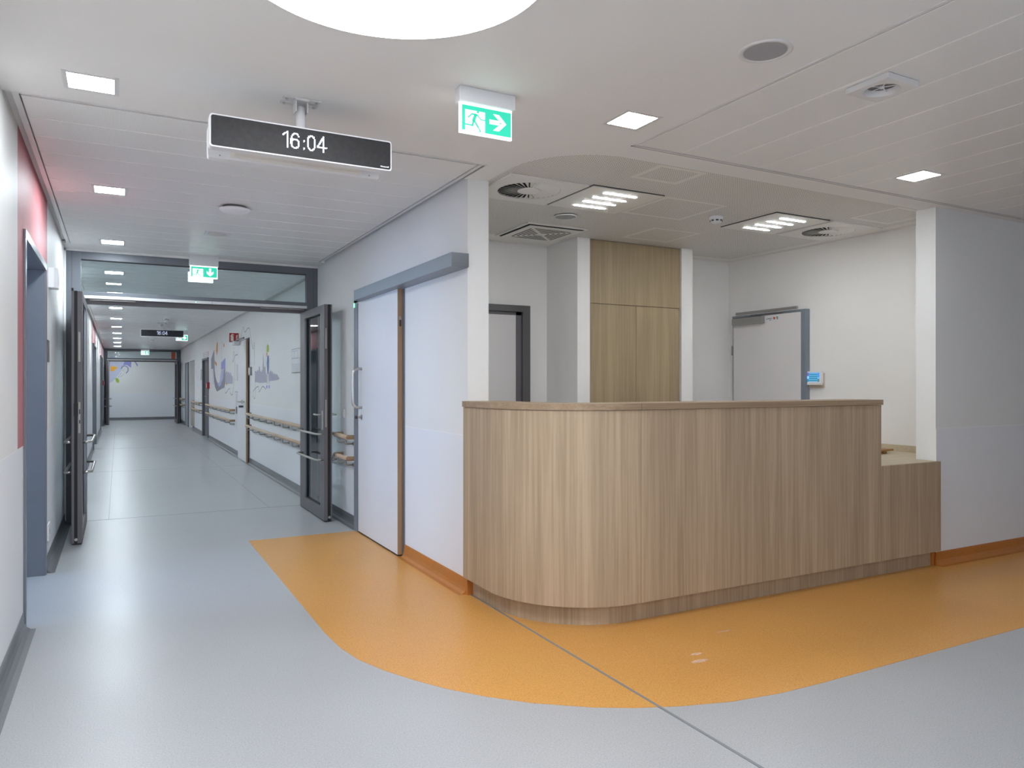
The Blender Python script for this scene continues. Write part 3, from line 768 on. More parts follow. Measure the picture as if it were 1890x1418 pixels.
def clock(x0, x1, y, z0, z1, zc, label, logo=True):
    cx = (x0+x1)/2
    t = thing('clock_display', (cx, y+.1, zc), label, 'digital clock', 'hanging digital clocks')
    hs = MB(); rbox(hs, x0, x1, z0, z1, y, y+.052); hs.build('front_housing', 'plastic_white', t)
    hs = MB(); rbox(hs, x0+.01, x1-.01, z0, z1, y+.165, y+.215); rear = hs.build('rear_housing', 'plastic_white', t)
    hs = MB(); hs.box(x0+.12, y+.052, z0+.02, x1-.12, y+.165, z1-.02, .003); hs.build('core', 'plastic_warm', t)
    bk = MB(); bk.box(x0+.10, y+.155, z0+.006, x1-.10, y+.165, z0+.035, .001)
    bk.build('cover_strip', 'metal_panel_white', rear)
    if logo:
        for k in range(7): MB().cyl((x0+.06+k*(x1-x0-.12)/6, z0+.012), .003, y+.1615, y+.166, 'y', 10).build('screw', 'text_grey', rear)
    sc = MB(); rbox(sc, x0+.006, x1-.006, z0+.006, z1-.006, y-.0015, y+.001, .009); s_ = sc.build('screen', 'screen_black', t)
    digit_dots(cx-.009, y-.0022, z0+.040, .072).build('lit_digits', 'led_digit', s_)
    if logo: text_mesh('lettering', 'Honeywell', .0095, 'logo_white', face_y(x1-.035, y-.0018, z0+.017), s_)
    b = MB(); b.cyl((cx, y+.108), .021, z1-.03, zc-.03); post = b.build('hanger_post', 'plastic_white', t)
    b = MB(); b.box(cx-.028, y+.075, zc-.06, cx-.024, y+.14, zc-.003); b.box(cx+.024, y+.075, zc-.06, cx+.028, y+.14, zc-.003)
    b.box(cx-.085, y+.062, zc-.006, cx+.085, y+.096, zc-.001); b.box(cx-.085, y+.125, zc-.006, cx+.085, y+.158, zc-.001); b.box(cx-.03, y+.06, zc-.012, cx+.03, y+.16, zc-.001)
    br = b.build('ceiling_bracket', 'metal_white', t)
    for sx in (-.068, .068):
        for sy in (.079, .141): MB().cyl((cx+sx, y+sy), .007, zc-.012, zc-.005, seg=6).build('bolt', 'steel', br)
    return t
clock(.345, 1.157, 3.40, 2.371, 2.513, ZC, 'nearer hanging black digital clock in white housing showing 16:04')
clock(.40, 1.19, 16.6, 2.315, 2.455, ZC2, 'far hanging black digital clock showing 16:04 beyond the open glazed doors', False)

# ------------------------------------------------------------ exit signs
def capsule(m, a, b, w, y, ax='y'):
    ax_, az = a; bx, bz = b; L = math.hypot(bx-ax_, bz-az) or 1e-6; nx, nz = -(bz-az)/L*w/2, (bx-ax_)/L*w/2
    m._f([m.bm.faces.new([m.bm.verts.new((p, y, q)) for p, q in ((ax_-nx, az-nz), (ax_+nx, az+nz), (bx+nx, bz+nz), (bx-nx, bz-nz))])])
    for c in (a, b): m._f([m.bm.faces.new([m.bm.verts.new((c[0]+w/2*math.cos(k*PI/5), y, c[1]+w/2*math.sin(k*PI/5))) for k in range(10)])])
def exit_sign(x0, x1, y, zt, zb, zs, label, arrow='right', rear=False, group='green running-man exit signs'):
    """box between zt and zb, plate down to zs; front at y"""
    cx = (x0+x1)/2; w = x1-x0
    t = thing('exit_sign', (cx, y+.03, zt), label, 'exit sign', group)
    MB().box(x0, y, zb, x1, y+.055, zt-.0005, .002).build('housing', 'plastic_white', t)
    a, b = x0+.008, x1-.008; yp = y+.020
    pl = MB().box(a, yp, zs, b, yp+.014, zb).build('light_panel', 'sign_rear' if rear else 'sign_white', t)
    if rear: return t
    g0, g1, h0, h1 = a+.010, b-.005, zs+.012, zb-.010
    yq = yp-.0008
    m = MB(); m.box(g0, yq, h0, g1, yp, h1); gp = m.build('green_field', 'sign_green', t)
    # white doorway + arrow
    H_ = h1-h0; dx0, dx1 = g0+.10*H_*1.0+.004, g0+.46*(g1-g0)
    m = MB(); yw = yq-.0006
    def q(pts, yy=yw): m._f([m.bm.faces.new([m.bm.verts.new((px, yy, pz)) for px, pz in pts])])
    q([(dx0, h0-.001), (dx1, h0-.001), (dx1, h1-.02*1), (dx0, h1-.02)])
    ac = (g1+dx1)/2; am = (h0+h1)/2; k = H_*.5
    if arrow == 'right':
        q([(ac-k*.78, am-k*.18), (ac-k*.78, am+k*.18), (ac+k*.15, am+k*.18), (ac+k*.15, am-k*.18)])
        q([(ac-k*.45, am+k*.66), (ac+k*.08, am+k*.66), (ac+k*.75, am), (ac+k*.30, am)]); q([(ac-k*.45, am-k*.66), (ac+k*.30, am), (ac+k*.75, am), (ac+k*.08, am-k*.66)])
    else:
        q([(ac-k*.18, am+k*.78), (ac+k*.18, am+k*.78), (ac+k*.18, am-k*.3), (ac-k*.18, am-k*.3)])
        q([(ac-k*.62, am+k*.25), (ac-k*.62, am-k*.22), (ac, am-k*.78), (ac, am-k*.30)]); q([(ac+k*.62, am+k*.25), (ac, am-k*.30), (ac, am-k*.78), (ac+k*.62, am-k*.22)])
    m.build('white_symbol', 'sign_white', gp)
    # running figure
    m = MB(); yr = yw-.0006; s = (h1-h0)/1.0; ox = dx0+.02*s; W_ = dx1-dx0
    def F(u, v): return (dx0+u*W_, h0+v*H_)
    m._f([m.bm.faces.new([m.bm.verts.new((F(.64, .79)[0]+.052*s*math.cos(j*PI/8), yr, F(.64, .79)[1]+.052*s*math.sin(j*PI/8))) for j in range(16)])])
    for (A, B, w_) in (((.52, .66), (.42, .42), .13), ((.38, .68), (.60, .66), .07), ((.34, .68), (.15, .52), .055), ((.62, .66), (.80, .50), .05), ((.80, .50), (1.0, .51), .045),
                       ((.42, .42), (.36, .22), .08), ((.36, .22), (-.10, .24), .06), ((.46, .42), (.64, .20), .075), ((.64, .20), (.76, .05), .055), ((.66, .0), (.80, .03), .03)):
        capsule(m, F(*A), F(*B), w_*s, yr)
    m.build('running_figure', 'sign_green', gp)
    return t
exit_sign(1.328, 1.605, 2.98, ZC, 2.604, 2.470, 'large hanging exit sign with right-pointing arrow above the hall')
exit_sign(.638, .915, 8.16, ZC, 2.562, 2.437, 'exit sign with downward arrow above the open glazed double doors', 'down')
exit_sign(.665, .935, 8.75, ZC2, 2.575, 2.470, 'blank glowing back of an exit sign seen through the glass above the doors', rear=True, group=None)
exit_sign(1.19, 1.46, 19.0, ZC2, 2.51, 2.375, 'exit sign with right-pointing arrow partly hidden behind the far clock')
exit_sign(.70, .965, 28.8, ZC2-.02, 2.52, 2.38, 'exit sign with downward arrow on the farthest door frame', 'down')

# ------------------------------------------------------------ glazed double door with transom
def bar_handle(parent, x, side, y0, y1, z, w=.075):
    r_ = .011
    p = [(x, y0, z), (x+side*w*.7, y0, z), (x+side*w, y0+.03, z), (x+side*w, y1-.03, z), (x+side*w*.7, y1, z), (x, y1, z)]
    return MB().tube(p, r_, 12).build('push_bar', 'steel', parent)
def leaf(parent, xa, xb, y0, y1, ztop, inner):
    g0, g1 = (.25, .56) if inner > 0 else (.43, .82)
    """open leaf seen edge-on; xa/xb faces, y0 free edge, y1 hinge edge. inner = +1 when its room face looks to +X"""
    z0 = .012
    m = MB(); sw = .145
    lay = [(xa, xa+.4*(xb-xa), 'frame_light' if inner < 0 else 'frame_shade')]
    m.mat('frame_shade')
    for (ya, yb) in ((y0, y0+sw), (y1-.20, y1)): m.box(xa, ya, z0, xb, yb, ztop, .002)
    m.box(xa, y0+sw, z0, xb, y1-.20, .125, .001); m.box(xa, y0+sw, ztop-.075, xb, y1-.20, ztop, .001)
    lf = m.build('door_leaf', None, parent)
    g = MB(); w = xb-xa
    g.box(xa+g0*w, y0-.0015, z0, xa+g1*w, y0, ztop); c_ = (xa+xb)/2; g.box(c_-.014, y0+sw-.001, .125, c_+.014, y0+sw+.008, ztop-.075); g.box(c_-.014, y1-.208, .125, c_+.014, y1-.199, ztop-.075)
    g.box(c_-.014, y0+sw, .124, c_+.014, y1-.2, .132); g.box(c_-.014, y0+sw, ztop-.08, c_+.014, y1-.2, ztop-.074); g.box(xa+.004, y0+.003, 0.003, xb-.004, y1, z0)
    g.build('gasket', 'rubber_black', lf)
    cx = (xa+xb)/2
    MB().box(cx-.004, y0+sw+.004, .13, cx+.004, y1-.204, ztop-.078).build('glass_pane', 'clear_glass', lf)
    bead = MB()
    for xx, sgn in ((xa, 1), (xb, -1)):
        bead.box(xx+sgn*.001, y0+sw, .125, xx+sgn*.02, y0+sw+.016, ztop-.075); bead.box(xx+sgn*.001, y1-.216, .125, xx+sgn*.02, y1-.2, ztop-.075)
    bead.build('glazing_bead', 'frame_light', lf)
    return lf
def fire_door(n, xl, xr, yf, ztop, zr, ll, rl, detail=True):
    """frame between xl and xr at yf; zr = height of opening; ll/rl = y of the free edges"""
    d = thing(f'door_{n}', ((xl+xr)/2, yf, 0), kind=ST)
    j = .125; zb = 2.26; yb = yf+.07
    m = MB()
    m.box(xl, yf, 0, xl+j, yb, ztop, .002); m.box(xr-j, yf, 0, xr, yb, ztop, .002)
    m.box(xl+j, yf, ztop-.075, xr-j, yb, ztop, .002); m.box(xl+j, yf, zr+.005, xr-j, yb, zb, .002)
    m.build('door_frame', 'frame_grey', d)
    m = MB(); m.box(xl+.046, yf-.001, 0, xl+.048, yf, ztop); m.box(xr-.048, yf-.001, 0, xr-.046, yf, ztop)
    m.box(xl+j, yf-.001, ztop-.08, xr-j, yf+.06, ztop-.075)
    m.build('frame_joint', 'rubber_black', d)
    MB().box(xl+j, yf+.03, zb, xr-j, yf+.038, ztop-.075).build('transom_pane', 'clear_glass', d)
    m = MB(); m.box(xl+j-.02, yf-.05, 2.187, xr-j-.005, yf, 2.216, .002); cl = m.build('closer_cover', 'closer_light', d)
    MB().box(xl+.5*(xr-xl)+.10, yf-.0508, 2.187, xl+.5*(xr-xl)+.104, yf-.05, 2.216).build('cover_joint', 'text_grey', cl)
    MB().box(xl+.5*(xr-xl)-.06, yf-.052, 2.197, xl+.5*(xr-xl)-.05, yf-.05, 2.203).build('indicator', 'led_green', cl)
    m = MB(); m.box(xl+j, yf+.005, 2.138, xr-j, yf+.06, 2.187); m.build('door_stop', 'frame_shade', d)
    m = MB(); m.box(xr-.62, yf-.035, 2.172, xr-.16, yf-.02, 2.180, 0); m.box(xl+.2, yf-.035, 2.172, xl+.6, yf-.02, 2.180, 0); m.build('closer_arm', 'steel_plate', d)
    L = leaf(d, xl+.10, xl+.178, ll, yf-.005, 2.135, 1)
    R_ = leaf(d, xr-.195, xr-.118, rl, yf-.005, 2.135, -1)
    for P, xa, xb in ((L, xl+.10, xl+.178), (R_, xr-.195, xr-.118)):
        y0 = ll if P is L else rl
        for z in (.86, .607):
            bar_handle(P, xb, 1, y0+.04, yf-.15, z, .068 if P is L else .06); bar_handle(P, xa, -1, y0+.04, yf-.15, z, .068 if P is R_ else .05)
    if detail:
        # lock strips and fittings on the narrow edges
        x = xl+.178-.026
        m = MB(); m.box(x-.002, ll-.003, .94, x+.013, ll, 1.20); m.box(x-.002, ll-.003, 1.54, x+.013, ll, 1.79, .001); m.build('lock_strip', 'steel_plate', L)
        m = MB(); m.box(x+.003, ll-.0042, 1.10, x+.012, ll-.003, 1.14); m.box(x+.003, ll-.0042, 1.02, x+.012, ll-.003, 1.05); m.build('bolt_slot', 'text_dark', L)
        MB().box(xl+.117, ll-.008, 1.085, xl+.147, ll-.0015, 1.19, .001).build('strike_plate', 'rubber_black', L)
        MB().box(xl+.099, ll-.002, 2.136, xl+.115, ll+.05, 2.158).build('top_guide', 'rubber_black', L)
        MB().cyl((xl+.133, .045), .012, ll-.006, ll-.001, 'y', 20).build('floor_bolt', 'steel', L)
        xr0 = xr-.195
        m = MB(); m.box(xr0+.010, rl-.003, .93, xr0+.023, rl, 1.20); m.build('lock_strip', 'steel_plate', R_)
        m = MB(); m.box(xr0+.009, rl-.003, 1.70, xr0+.024, rl, 1.90, .003); m.build('keeper_plate', 'steel_plate', R_)
        MB().cyl((xr0+.05, .045), .013, rl-.006, rl-.001, 'y', 20).build('floor_bolt', 'steel', R_)
        m = MB(); m.tube([(xr0, rl+.06, 1.05), (xr0-.05, rl+.06, 1.05), (xr0-.055, rl+.075, 1.05), (xr0-.055, rl+.19, 1.05)], .009, 10); m.box(xr0-.008, rl+.04, .90, xr0, rl+.08, 1.09, .003)
        m.build('lever_handle', 'steel', R_)
        m = MB(); x1 = xr-.118; m.tube([(x1, rl+.06, 1.05), (x1+.05, rl+.06, 1.05), (x1+.055, rl+.075, 1.05), (x1+.055, rl+.19, 1.05)], .009, 10); m.box(x1, rl+.04, .90, x1+.008, rl+.08, 1.09, .003)
        m.build('lever_handle', 'steel', R_)
    return d
fire_door(3, -.445, 1.975, YF, 2.648, 2.18, 7.20, 7.25)
fire_door(4, -.445, 1.975, YF2, 2.585, 2.18, YF2-1.15, YF2-1.15, False)
m = MB(); m.box(-.46, YF-.004, 0, -.445, YF+.07, ZC); m.box(1.975, YF-.004, 0, XR, YF+.07, ZC); m.box(-.46, YF-.004, 2.648, XR, YF+.07, 2.67); m.build('trim_15', 'trim_white', kind=ST)

# ------------------------------------------------------------ sliding door on the right wall
d = thing('door_5', (1.96, 6.05, 0), kind=ST)
MB().box(1.932, 5.54, .014, 1.972, 6.61, 2.125, .001).build('door_leaf', 'door_white', d)
MB().box(1.933, 5.53, .014, 1.971, 5.5405, 2.125).build('edge_band', 'oak_door_edge', d, label='oak edge of the white leaf')
m = MB(); m.box(1.943, 5.527, 1.805, 1.962, 5.5305, 1.882, .003); m.mat('steel_plate'); fl = MB().mat('steel_plate').box(1.943, 5.5275, 1.855, 1.962, 5.5305, 1.882, .002).mat('text_dark').box(1.944, 5.5275, 1.805, 1.961, 5.5305, 1.856, .002).build('flush_catch', None, d)
m.bm.free()
MB().box(1.934, 5.535, .003, 1.97, 6.61, .014).build('floor_guide', 'rubber_black', d)
m = MB(); m.box(1.93, 6.625, 0, 1.98, 6.745, 2.19, .002); m.mat('rail_grey'); m.build('jamb', None, d)
MB().box(1.94, 6.610, 0, 1.98, 6.626, 2.11).build('seal', 'rubber_black', d)
MB().box(1.973, 5.495, 0, 1.985, 5.535, 2.12, .001).build('jamb', 'jamb_grey', d)
tr = MB().box(1.86, 4.31, 2.098, 1.98, 6.50, 2.188, .002).build('track_cover', 'rail_grey', d)
MB().box(1.93, 6.50, 2.098, 1.98, 6.745, 2.188, .002).build('track_cover', 'rail_grey', d)
MB().box(1.861, 4.305, 2.10, 1.98, 4.311, 2.187).build('end_cap', 'frame_light', tr)
hp = [(1.932, 6.50, 1.49), (1.90, 6.50, 1.49)] + [(1.87-.0+.03*math.cos(math.radians(a))*0-.03*math.sin(math.radians(a)), 6.50, 1.49-.05+.05*math.cos(math.radians(a))) for a in (30, 60, 90)]
hp = [(1.932, 6.50, 1.49), (1.895, 6.50, 1.49), (1.872, 6.50, 1.482), (1.857, 6.50, 1.465), (1.85, 6.50, 1.44), (1.85, 6.50, 1.19), (1.857, 6.50, 1.165), (1.872, 6.50, 1.148), (1.895, 6.50, 1.14), (1.932, 6.50, 1.14)]
MB().tube(hp, .013, 14).build('pull_handle', 'steel', d)
m = MB(); m.mat('steel').cyl((6.50, 1.055), .024, 1.926, 1.932, 'x', 24).cyl((6.50, 1.055), .011, 1.89, 1.93, 'x', 16).mat('text_dark').cyl((6.50, 1.055), .014, 1.872, 1.892, 'x', 16)
m.build('turn_knob', None, d)
MB().box(1.924, 6.72, 2.06, 1.93, 6.735, 2.10, .002).build('indicator', 'led_green', d)

# ------------------------------------------------------------ open door recess in the left wall
d = thing('door_6', (XL, 5.48, 0), kind=ST)
m = MB()
m.box(XL-.31, 6.155, 0, XL+.004, 6.19, 2.19); m.box(XL-.31, 4.87, 0, XL+.004, 4.905, 2.19); m.box(XL-.31, 4.905, 2.155, XL+.004, 6.155, 2.19)
jb = m.build('door_frame', 'jamb_grey', d)
m = MB(); m.box(XL, 6.16, 0, XL+.012, 6.215, 2.157, .001); m.box(XL, 4.845, 0, XL+.012, 4.90, 2.157, .001); m.box(XL, 4.845, 2.157, XL+.013, 6.215, 2.205, .002)
m.build('architrave', 'frame_light', d)
def red_box(y0, y1, z0, z1, xw, s, label):
    t = thing('fire_alarm_box', (xw, (y0+y1)/2, (z0+z1)/2), label, 'fire alarm', 'red call points')
    MB().box(xw, y0, z0, xw+s*.06, y1, z1, .006).build('housing', 'alarm_red', t)
    MB().box(xw+s*.06, y0+.02, z0+.03, xw+s*.0615, y1-.02, z1-.03).build('front_plate', 'sign_cream', t)
    return t
# recessed doors further along the left wall
for n, (a, b, h) in zip((7, 8, 9), DL[1:]):
    d = thing(f'door_{n}', (XL, (a+b)/2, 0), kind=ST)
    m = MB(); m.box(XL-.3, b-.035, 0, XL+.03, b, 2.19); m.box(XL-.3, a, 0, XL+.03, a+.035, 2.19); m.box(XL-.3, a+.035, 2.15, XL+.03, b-.035, 2.19)
    m.build('door_frame', 'jamb_grey', d)
    MB().box(XL-.29, a+.04, .01, XL-.25, b-.04, 2.145).build('door_leaf', 'door_grey', d)

t = thing('motion_sensor', (XL, 6.60, 2.15), 'white wedge-shaped sensor box on the left wall beside the red paint', 'sensor')
MB().prism([(XL, 6.50), (XL+.035, 6.50), (XL+.062, 6.53), (XL+.062, 6.64), (XL+.045, 6.67), (XL, 6.67)], 2.075, 2.225).build('housing', 'plastic_white', t)
MB().box(XL+.062, 6.545, 2.11, XL+.064, 6.63, 2.19).build('lens', 'metal_white', t)
one('door_plate', MB().box(XL, 6.34, 1.515, XL+.008, 6.50, 1.675, .001), 'frame_shade', (XL, 6.42, 1.6), 'small dark grey door plate on the red strip of the left wall', 'sign')
t = thing('wall_socket', (XL, 6.46, .26), 'white wall socket low on the left wall beside the recessed door', 'socket')
MB().box(XL, 6.38, .20, XL+.012, 6.54, .32, .003).build('cover', 'plastic_white', t)
MB().cyl((6.46, .26), .022, XL+.010, XL+.0125, 'x', 24).build('outlet', 'text_grey', t)
t = thing('light_switch', (XR, 7.27, 1.06), 'white rocker switch on the right wall between glazed door and sliding door', 'switch')
MB().box(XR-.012, 7.23, 1.02, XR, 7.31, 1.10, .003).build('cover', 'plastic_white', t)
MB().box(XR-.016, 7.245, 1.035, XR-.012, 7.295, 1.085, .002).build('rocker', 'plastic_white', t)

# ------------------------------------------------------------ handrails
def handrail(xw, y0, y1, z, label, group, end_near=True, end_far=True, nb=None):
    s = -1; xr_ = xw+s*.085
    t = thing('handrail', (xw, (y0+y1)/2, z), label, 'handrail', group)
    L = y1-y0
    MB().tube([(xr_, y0+.02, z), (xr_, y1-.02, z)], .021, 14).build('rail', 'beech_rail', t)
    for yy, on, sg in ((y0, end_near, 1), (y1, end_far, -1)):
        if on: MB().tube([(xr_, yy+sg*.021, z), (xr_+.004, yy+sg*.005, z), (xr_+.02, yy-sg*.004, z), (xr_+.05, yy-sg*.004, z), (xw-.002, yy-sg*.004, z)], .0215, 14).build('end_return', 'oak_door_edge', t)
    nb = nb or max(2, int(round(L/.8))+1)
    for i in range(nb):
        yb_ = y0+.12+(L-.24)*i/(nb-1)
        m = MB(); m.tube([(xr_, yb_, z-.018), (xr_, yb_, z-.055), (xr_+.01, yb_, z-.068), (xr_+.04, yb_, z-.07), (xw-.004, yb_, z-.07)], .008, 8)
        m.cyl((yb_, z-.07), .017, xw-.008, xw, 'x', 16)
        m.build('bracket', 'steel_plate', t)
    return t
hz = ((.855, 'upper'), (.655, 'lower'))
for z, u in hz:
    handrail(XR, 6.80, 7.30, z, f'{u} short wooden handrail between the glazed door leaf and the sliding door', 'short handrails by the sliding door', nb=2)
    handrail(XR, 8.60, 13.05, z, f'{u} long wooden handrail under the skyline mural', 'handrails under the skyline mural', nb=8)
    handrail(XR, 14.99, 19.55, z, f'{u} wooden handrail between the dark door and the extinguisher cabinet', 'handrails beyond the white door', nb=7)
    handrail(XR, 21.15, 23.6, z, f'{u} wooden handrail between the alcove and the dark door', 'handrails before the alcove', nb=4)
    handrail(XR, 26.85, 28.5, z, f'{u} wooden handrail beside the farthest door frame', 'handrails at the corridor end', nb=3)

# ------------------------------------------------------------ white door, far right wall
d = thing('door_10', (XR, 13.8, 0), kind=ST)
M_ = Matrix.Translation((XR-.012, 14.31, 0)) @ Matrix.Rotation(math.radians(-.5), 4, 'Z') @ Matrix.Translation((-(XR-.012), -14.31, 0))
MB().box(XR-.045, 13.28, .012, XR-.015, 14.31, 2.12, 0, M_).build('door_leaf', 'door_white', d)
MB().box(XR-.0455, 13.255, .012, XR-.015, 13.281, 2.12, 0, M_).build('edge_band', 'oak_door_edge', d, label='brown edge of the white leaf')
m = MB(); m.box(XR-.008, 13.22, 0, XR, 13.26, 2.12); m.box(XR-.008, 14.31, 0, XR, 14.34, 2.12); m.box(XR-.008, 13.22, 2.12, XR, 14.34, 2.15)
m.build('door_frame', 'jamb_grey', d)
m = MB(); m.box(XR-.15, 13.98, 2.055, XR-.055, 14.27, 2.125, .004); m.build('door_closer', 'closer_light', d)
m = MB(); m.box(XR-.10, 13.30, 2.135, XR-.075, 14.20, 2.155); m.mat('frame_grey'); m.build('closer_arm', None, d)
MB().box(XR-.105, 13.32, 1.86, XR-.104, 13.46, 2.07, 0).build('sticker', 'sign_cream', d)
m = MB(); m.mat('steel').tube([(XR-.06, 13.42, 1.05), (XR-.15, 13.42, 1.05), (XR-.155, 13.44, 1.05), (XR-.155, 13.58, 1.05)], .011, 8)
m.box(XR-.11, 13.39, 1.02, XR-.09, 13.45, 1.08, .002); m.build('door_handle', None, d)
m = MB(); m.mat('text_dark').box(XR-.15, 13.39, .95, XR-.08, 13.45, .985, .004); m.build('lock_cylinder', None, d)
for z in (.42, 1.72): MB().box(XR-.025, 14.30, z, XR-.008, 14.33, z+.22, .001).build('hinge', 'closer_light', d)

# fire extinguisher sign projecting from the wall
t = thing('fire_sign', (XR, 14.5, 2.14), 'red square fire extinguisher sign with flame symbol projecting from the right wall', 'safety sign')
MB().box(XR-.175, 14.50, 2.125, XR, 14.506, 2.305).build('plate', 'sign_cream', t)
fld = MB().box(XR-.168, 14.4985, 2.132, XR-.007, 14.50, 2.298).build('red_field', 'sign_red', t)
m = MB(); yy = 14.4978
def ff(pts): m._f([m.bm.faces.new([m.bm.verts.new((XR-.175+px*.175, yy, 2.125+pz*.18)) for px, pz in pts])])
ff([(.17, .12), (.46, .12), (.46, .60), (.40, .72), (.23, .72), (.17, .60)]); ff([(.27, .72), (.36, .72), (.36, .84), (.27, .84)]); ff([(.13, .64), (.27, .86), (.40, .88), (.40, .80), (.28, .78), (.18, .60)]); ff([(.33, .84), (.50, .74), (.52, .78), (.36, .90)])
for k in range(5): ff([(.66, .14+k*.13), (.78, .14+k*.13), (.92, .28+k*.13), (.82, .27+k*.13)])
m.build('extinguisher_symbol', 'sign_cream', fld)
t = thing('extinguisher_cabinet', (XR, 14.75, .48), 'flush white extinguisher cabinet with red lettering between handrail and white door', 'cabinet')
cbn = MB().box(XR-.012, 14.58, .48, XR, 14.92, 1.215, .001).build('cabinet_door', 'door_white', t)
MB().box(XR-.014, 14.575, 1.205, XR-.001, 14.925, 1.215).build('top_edge', 'text_grey', t)
text_mesh('lettering', 'Feuerlöscher', .06, 'sign_red', Matrix.Translation((XR-.0135, 14.75, 1.02)) @ Matrix.Rotation(-PI/2, 4, 'Z') @ Matrix.Rotation(PI/2, 4, 'X') @ Matrix.Rotation(PI/2, 4, 'Z'), cbn)
MB().box(XR-.030, 14.64, .80, XR-.012, 14.70, .93, .003).build('handle', 'grille_grey', cbn)
m = MB(); m.cyl((14.78, .74), .06, XR-.0135, XR-.0122, 'x', 20); m.cyl((14.78, .62), .05, XR-.0135, XR-.0122, 'x', 20); m.build('round_window', 'paper_print', cbn)

def wall_plate(y0, y1, z0, z1, label, fm='text_grey', pm='metal_white', group=None):
    t = thing('wall_sign', (XR, (y0+y1)/2, z0), label, 'sign', group)
    MB().box(XR-.03, y0, z0, XR, y1, z1, .004).build('frame', fm, t)
    MB().box(XR-.032, y0+.02, z0+.015, XR-.0301, y1-.02, z1-.015).build('panel', pm, t)
    return t
wall_plate(14.50, 14.80, 1.42, 1.72, 'tall pale sign plate left of the white door', 'plastic_warm')
wall_plate(12.98, 13.18, 1.50, 1.64, 'small dark-framed sign plate right of the white door', 'text_grey')
wall_plate(21.3, 21.65, 1.47, 1.75, 'pale sign plate left of the dark door with the vent above', 'plastic_warm')
# evacuation plan
t = thing('evacuation_plan', (XR, 9.45, 1.5), 'large pale framed plan board on the right wall behind the glazed door leaf', 'notice board')
MB().box(XR-.012, 9.15, 1.495, XR, 9.73, 1.80, .004).build('backing', 'closer_silver', t)
pnl = MB().box(XR-.0135, 9.17, 1.505, XR-.0121, 9.715, 1.79).build('printed_sheet', 'paper_print', t)
m = MB()
for (a, b, c, e) in ((9.55, 1.70, 9.70, 1.755), (9.35, 1.69, 9.52, 1.755), (9.20, 1.69, 9.33, 1.755), (9.56, 1.62, 9.70, 1.67), (9.36, 1.61, 9.54, 1.665)):
    m.box(XR-.0145, a, b, XR-.0136, c, e)
m.build('plan_blocks', 'metal_white', pnl)
m = MB()
for k in range(6): m.strip([(9.21, 1.52+.013*k), (9.69-.03*(k % 3), 1.52+.013*k)], .002, 'x', XR-.0146)
for (a, b, c, e) in ((9.54, 1.68, 9.71, 1.77), (9.33, 1.68, 9.53, 1.77), (9.18, 1.60, 9.71, 1.675)): m.strip([(a, b), (c, b), (c, e), (a, e), (a, b)], .003, 'x', XR-.0147)
m.build('plan_lines', 'text_grey', pnl)

# dark door with vent above
d = thing('door_11', (XR, 20.36, 0), kind=ST)
m = MB(); m.box(XR-.03, 20.95, 0, XR+.10, 21.03, 1.97); m.box(XR-.02, 19.68, 0, XR+.10, 19.76, 1.97); m.box(XR-.03, 19.68, 1.97, XR+.10, 21.03, 2.02)
m.build('door_frame', 'frame_grey', d)
MB().box(XR+.03, 19.76, .02, XR+.07, 20.95, 1.97).build('door_leaf', 'frame_shade', d)
MB().tube([(XR+.03, 19.95, 1.05), (XR-.05, 19.95, 1.05), (XR-.05, 20.1, 1.05)], .012, 8).build('door_handle', 'steel', d)
v_ = MB(); v_.box(XR-.012, 19.68, 2.02, XR+.05, 21.03, 2.16, .001); g_ = v_.build('vent_grille', 'metal_white', d)
m = MB()
for z in (2.06, 2.105, 2.155): m.box(XR-.016, 19.69, z, XR-.012, 21.02, z+.007)
m.build('slots', 'text_grey', g_)
red_box(19.50, 19.66, 1.245, 1.40, XR, -1, 'red fire alarm box on the right wall beside the dark door')
red_box(27.55, 27.8, 1.31, 1.47, XL, 1, 'red fire alarm box on the left wall near the corridor end')
# alcove with wooden panel, and the dark jamb beyond
t = thing('low_cabinet', (2.3, 24.3, 0), 'low pale wooden cabinet standing in the corridor alcove', 'cabinet')
MB().box(2.02, 23.53, .08, 2.58, 25.17, .78).build('body', 'alcove_wood', t); MB().box(2.0, 23.52, .78, 2.59, 25.18, .81).build('top', 'alcove_beige', t); MB().box(2.06, 23.55, 0, 2.58, 25.15, .08).build('plinth', 'frame_grey', t)
d = thing('door_12', (XR, 26.1, 0), kind=ST)
m = MB(); m.box(XR-.03, 25.45, 0, XR, 25.55, 2.0); m.box(XR-.03, 26.6, 0, XR, 26.68, 2.0); m.box(XR-.03, 25.45, 2.0, XR, 26.68, 2.05)
m.build('door_frame', 'frame_grey', d)
MB().box(XR-.02, 25.55, .01, XR-.001, 26.6, 2.0).build('door_leaf', 'door_grey', d)

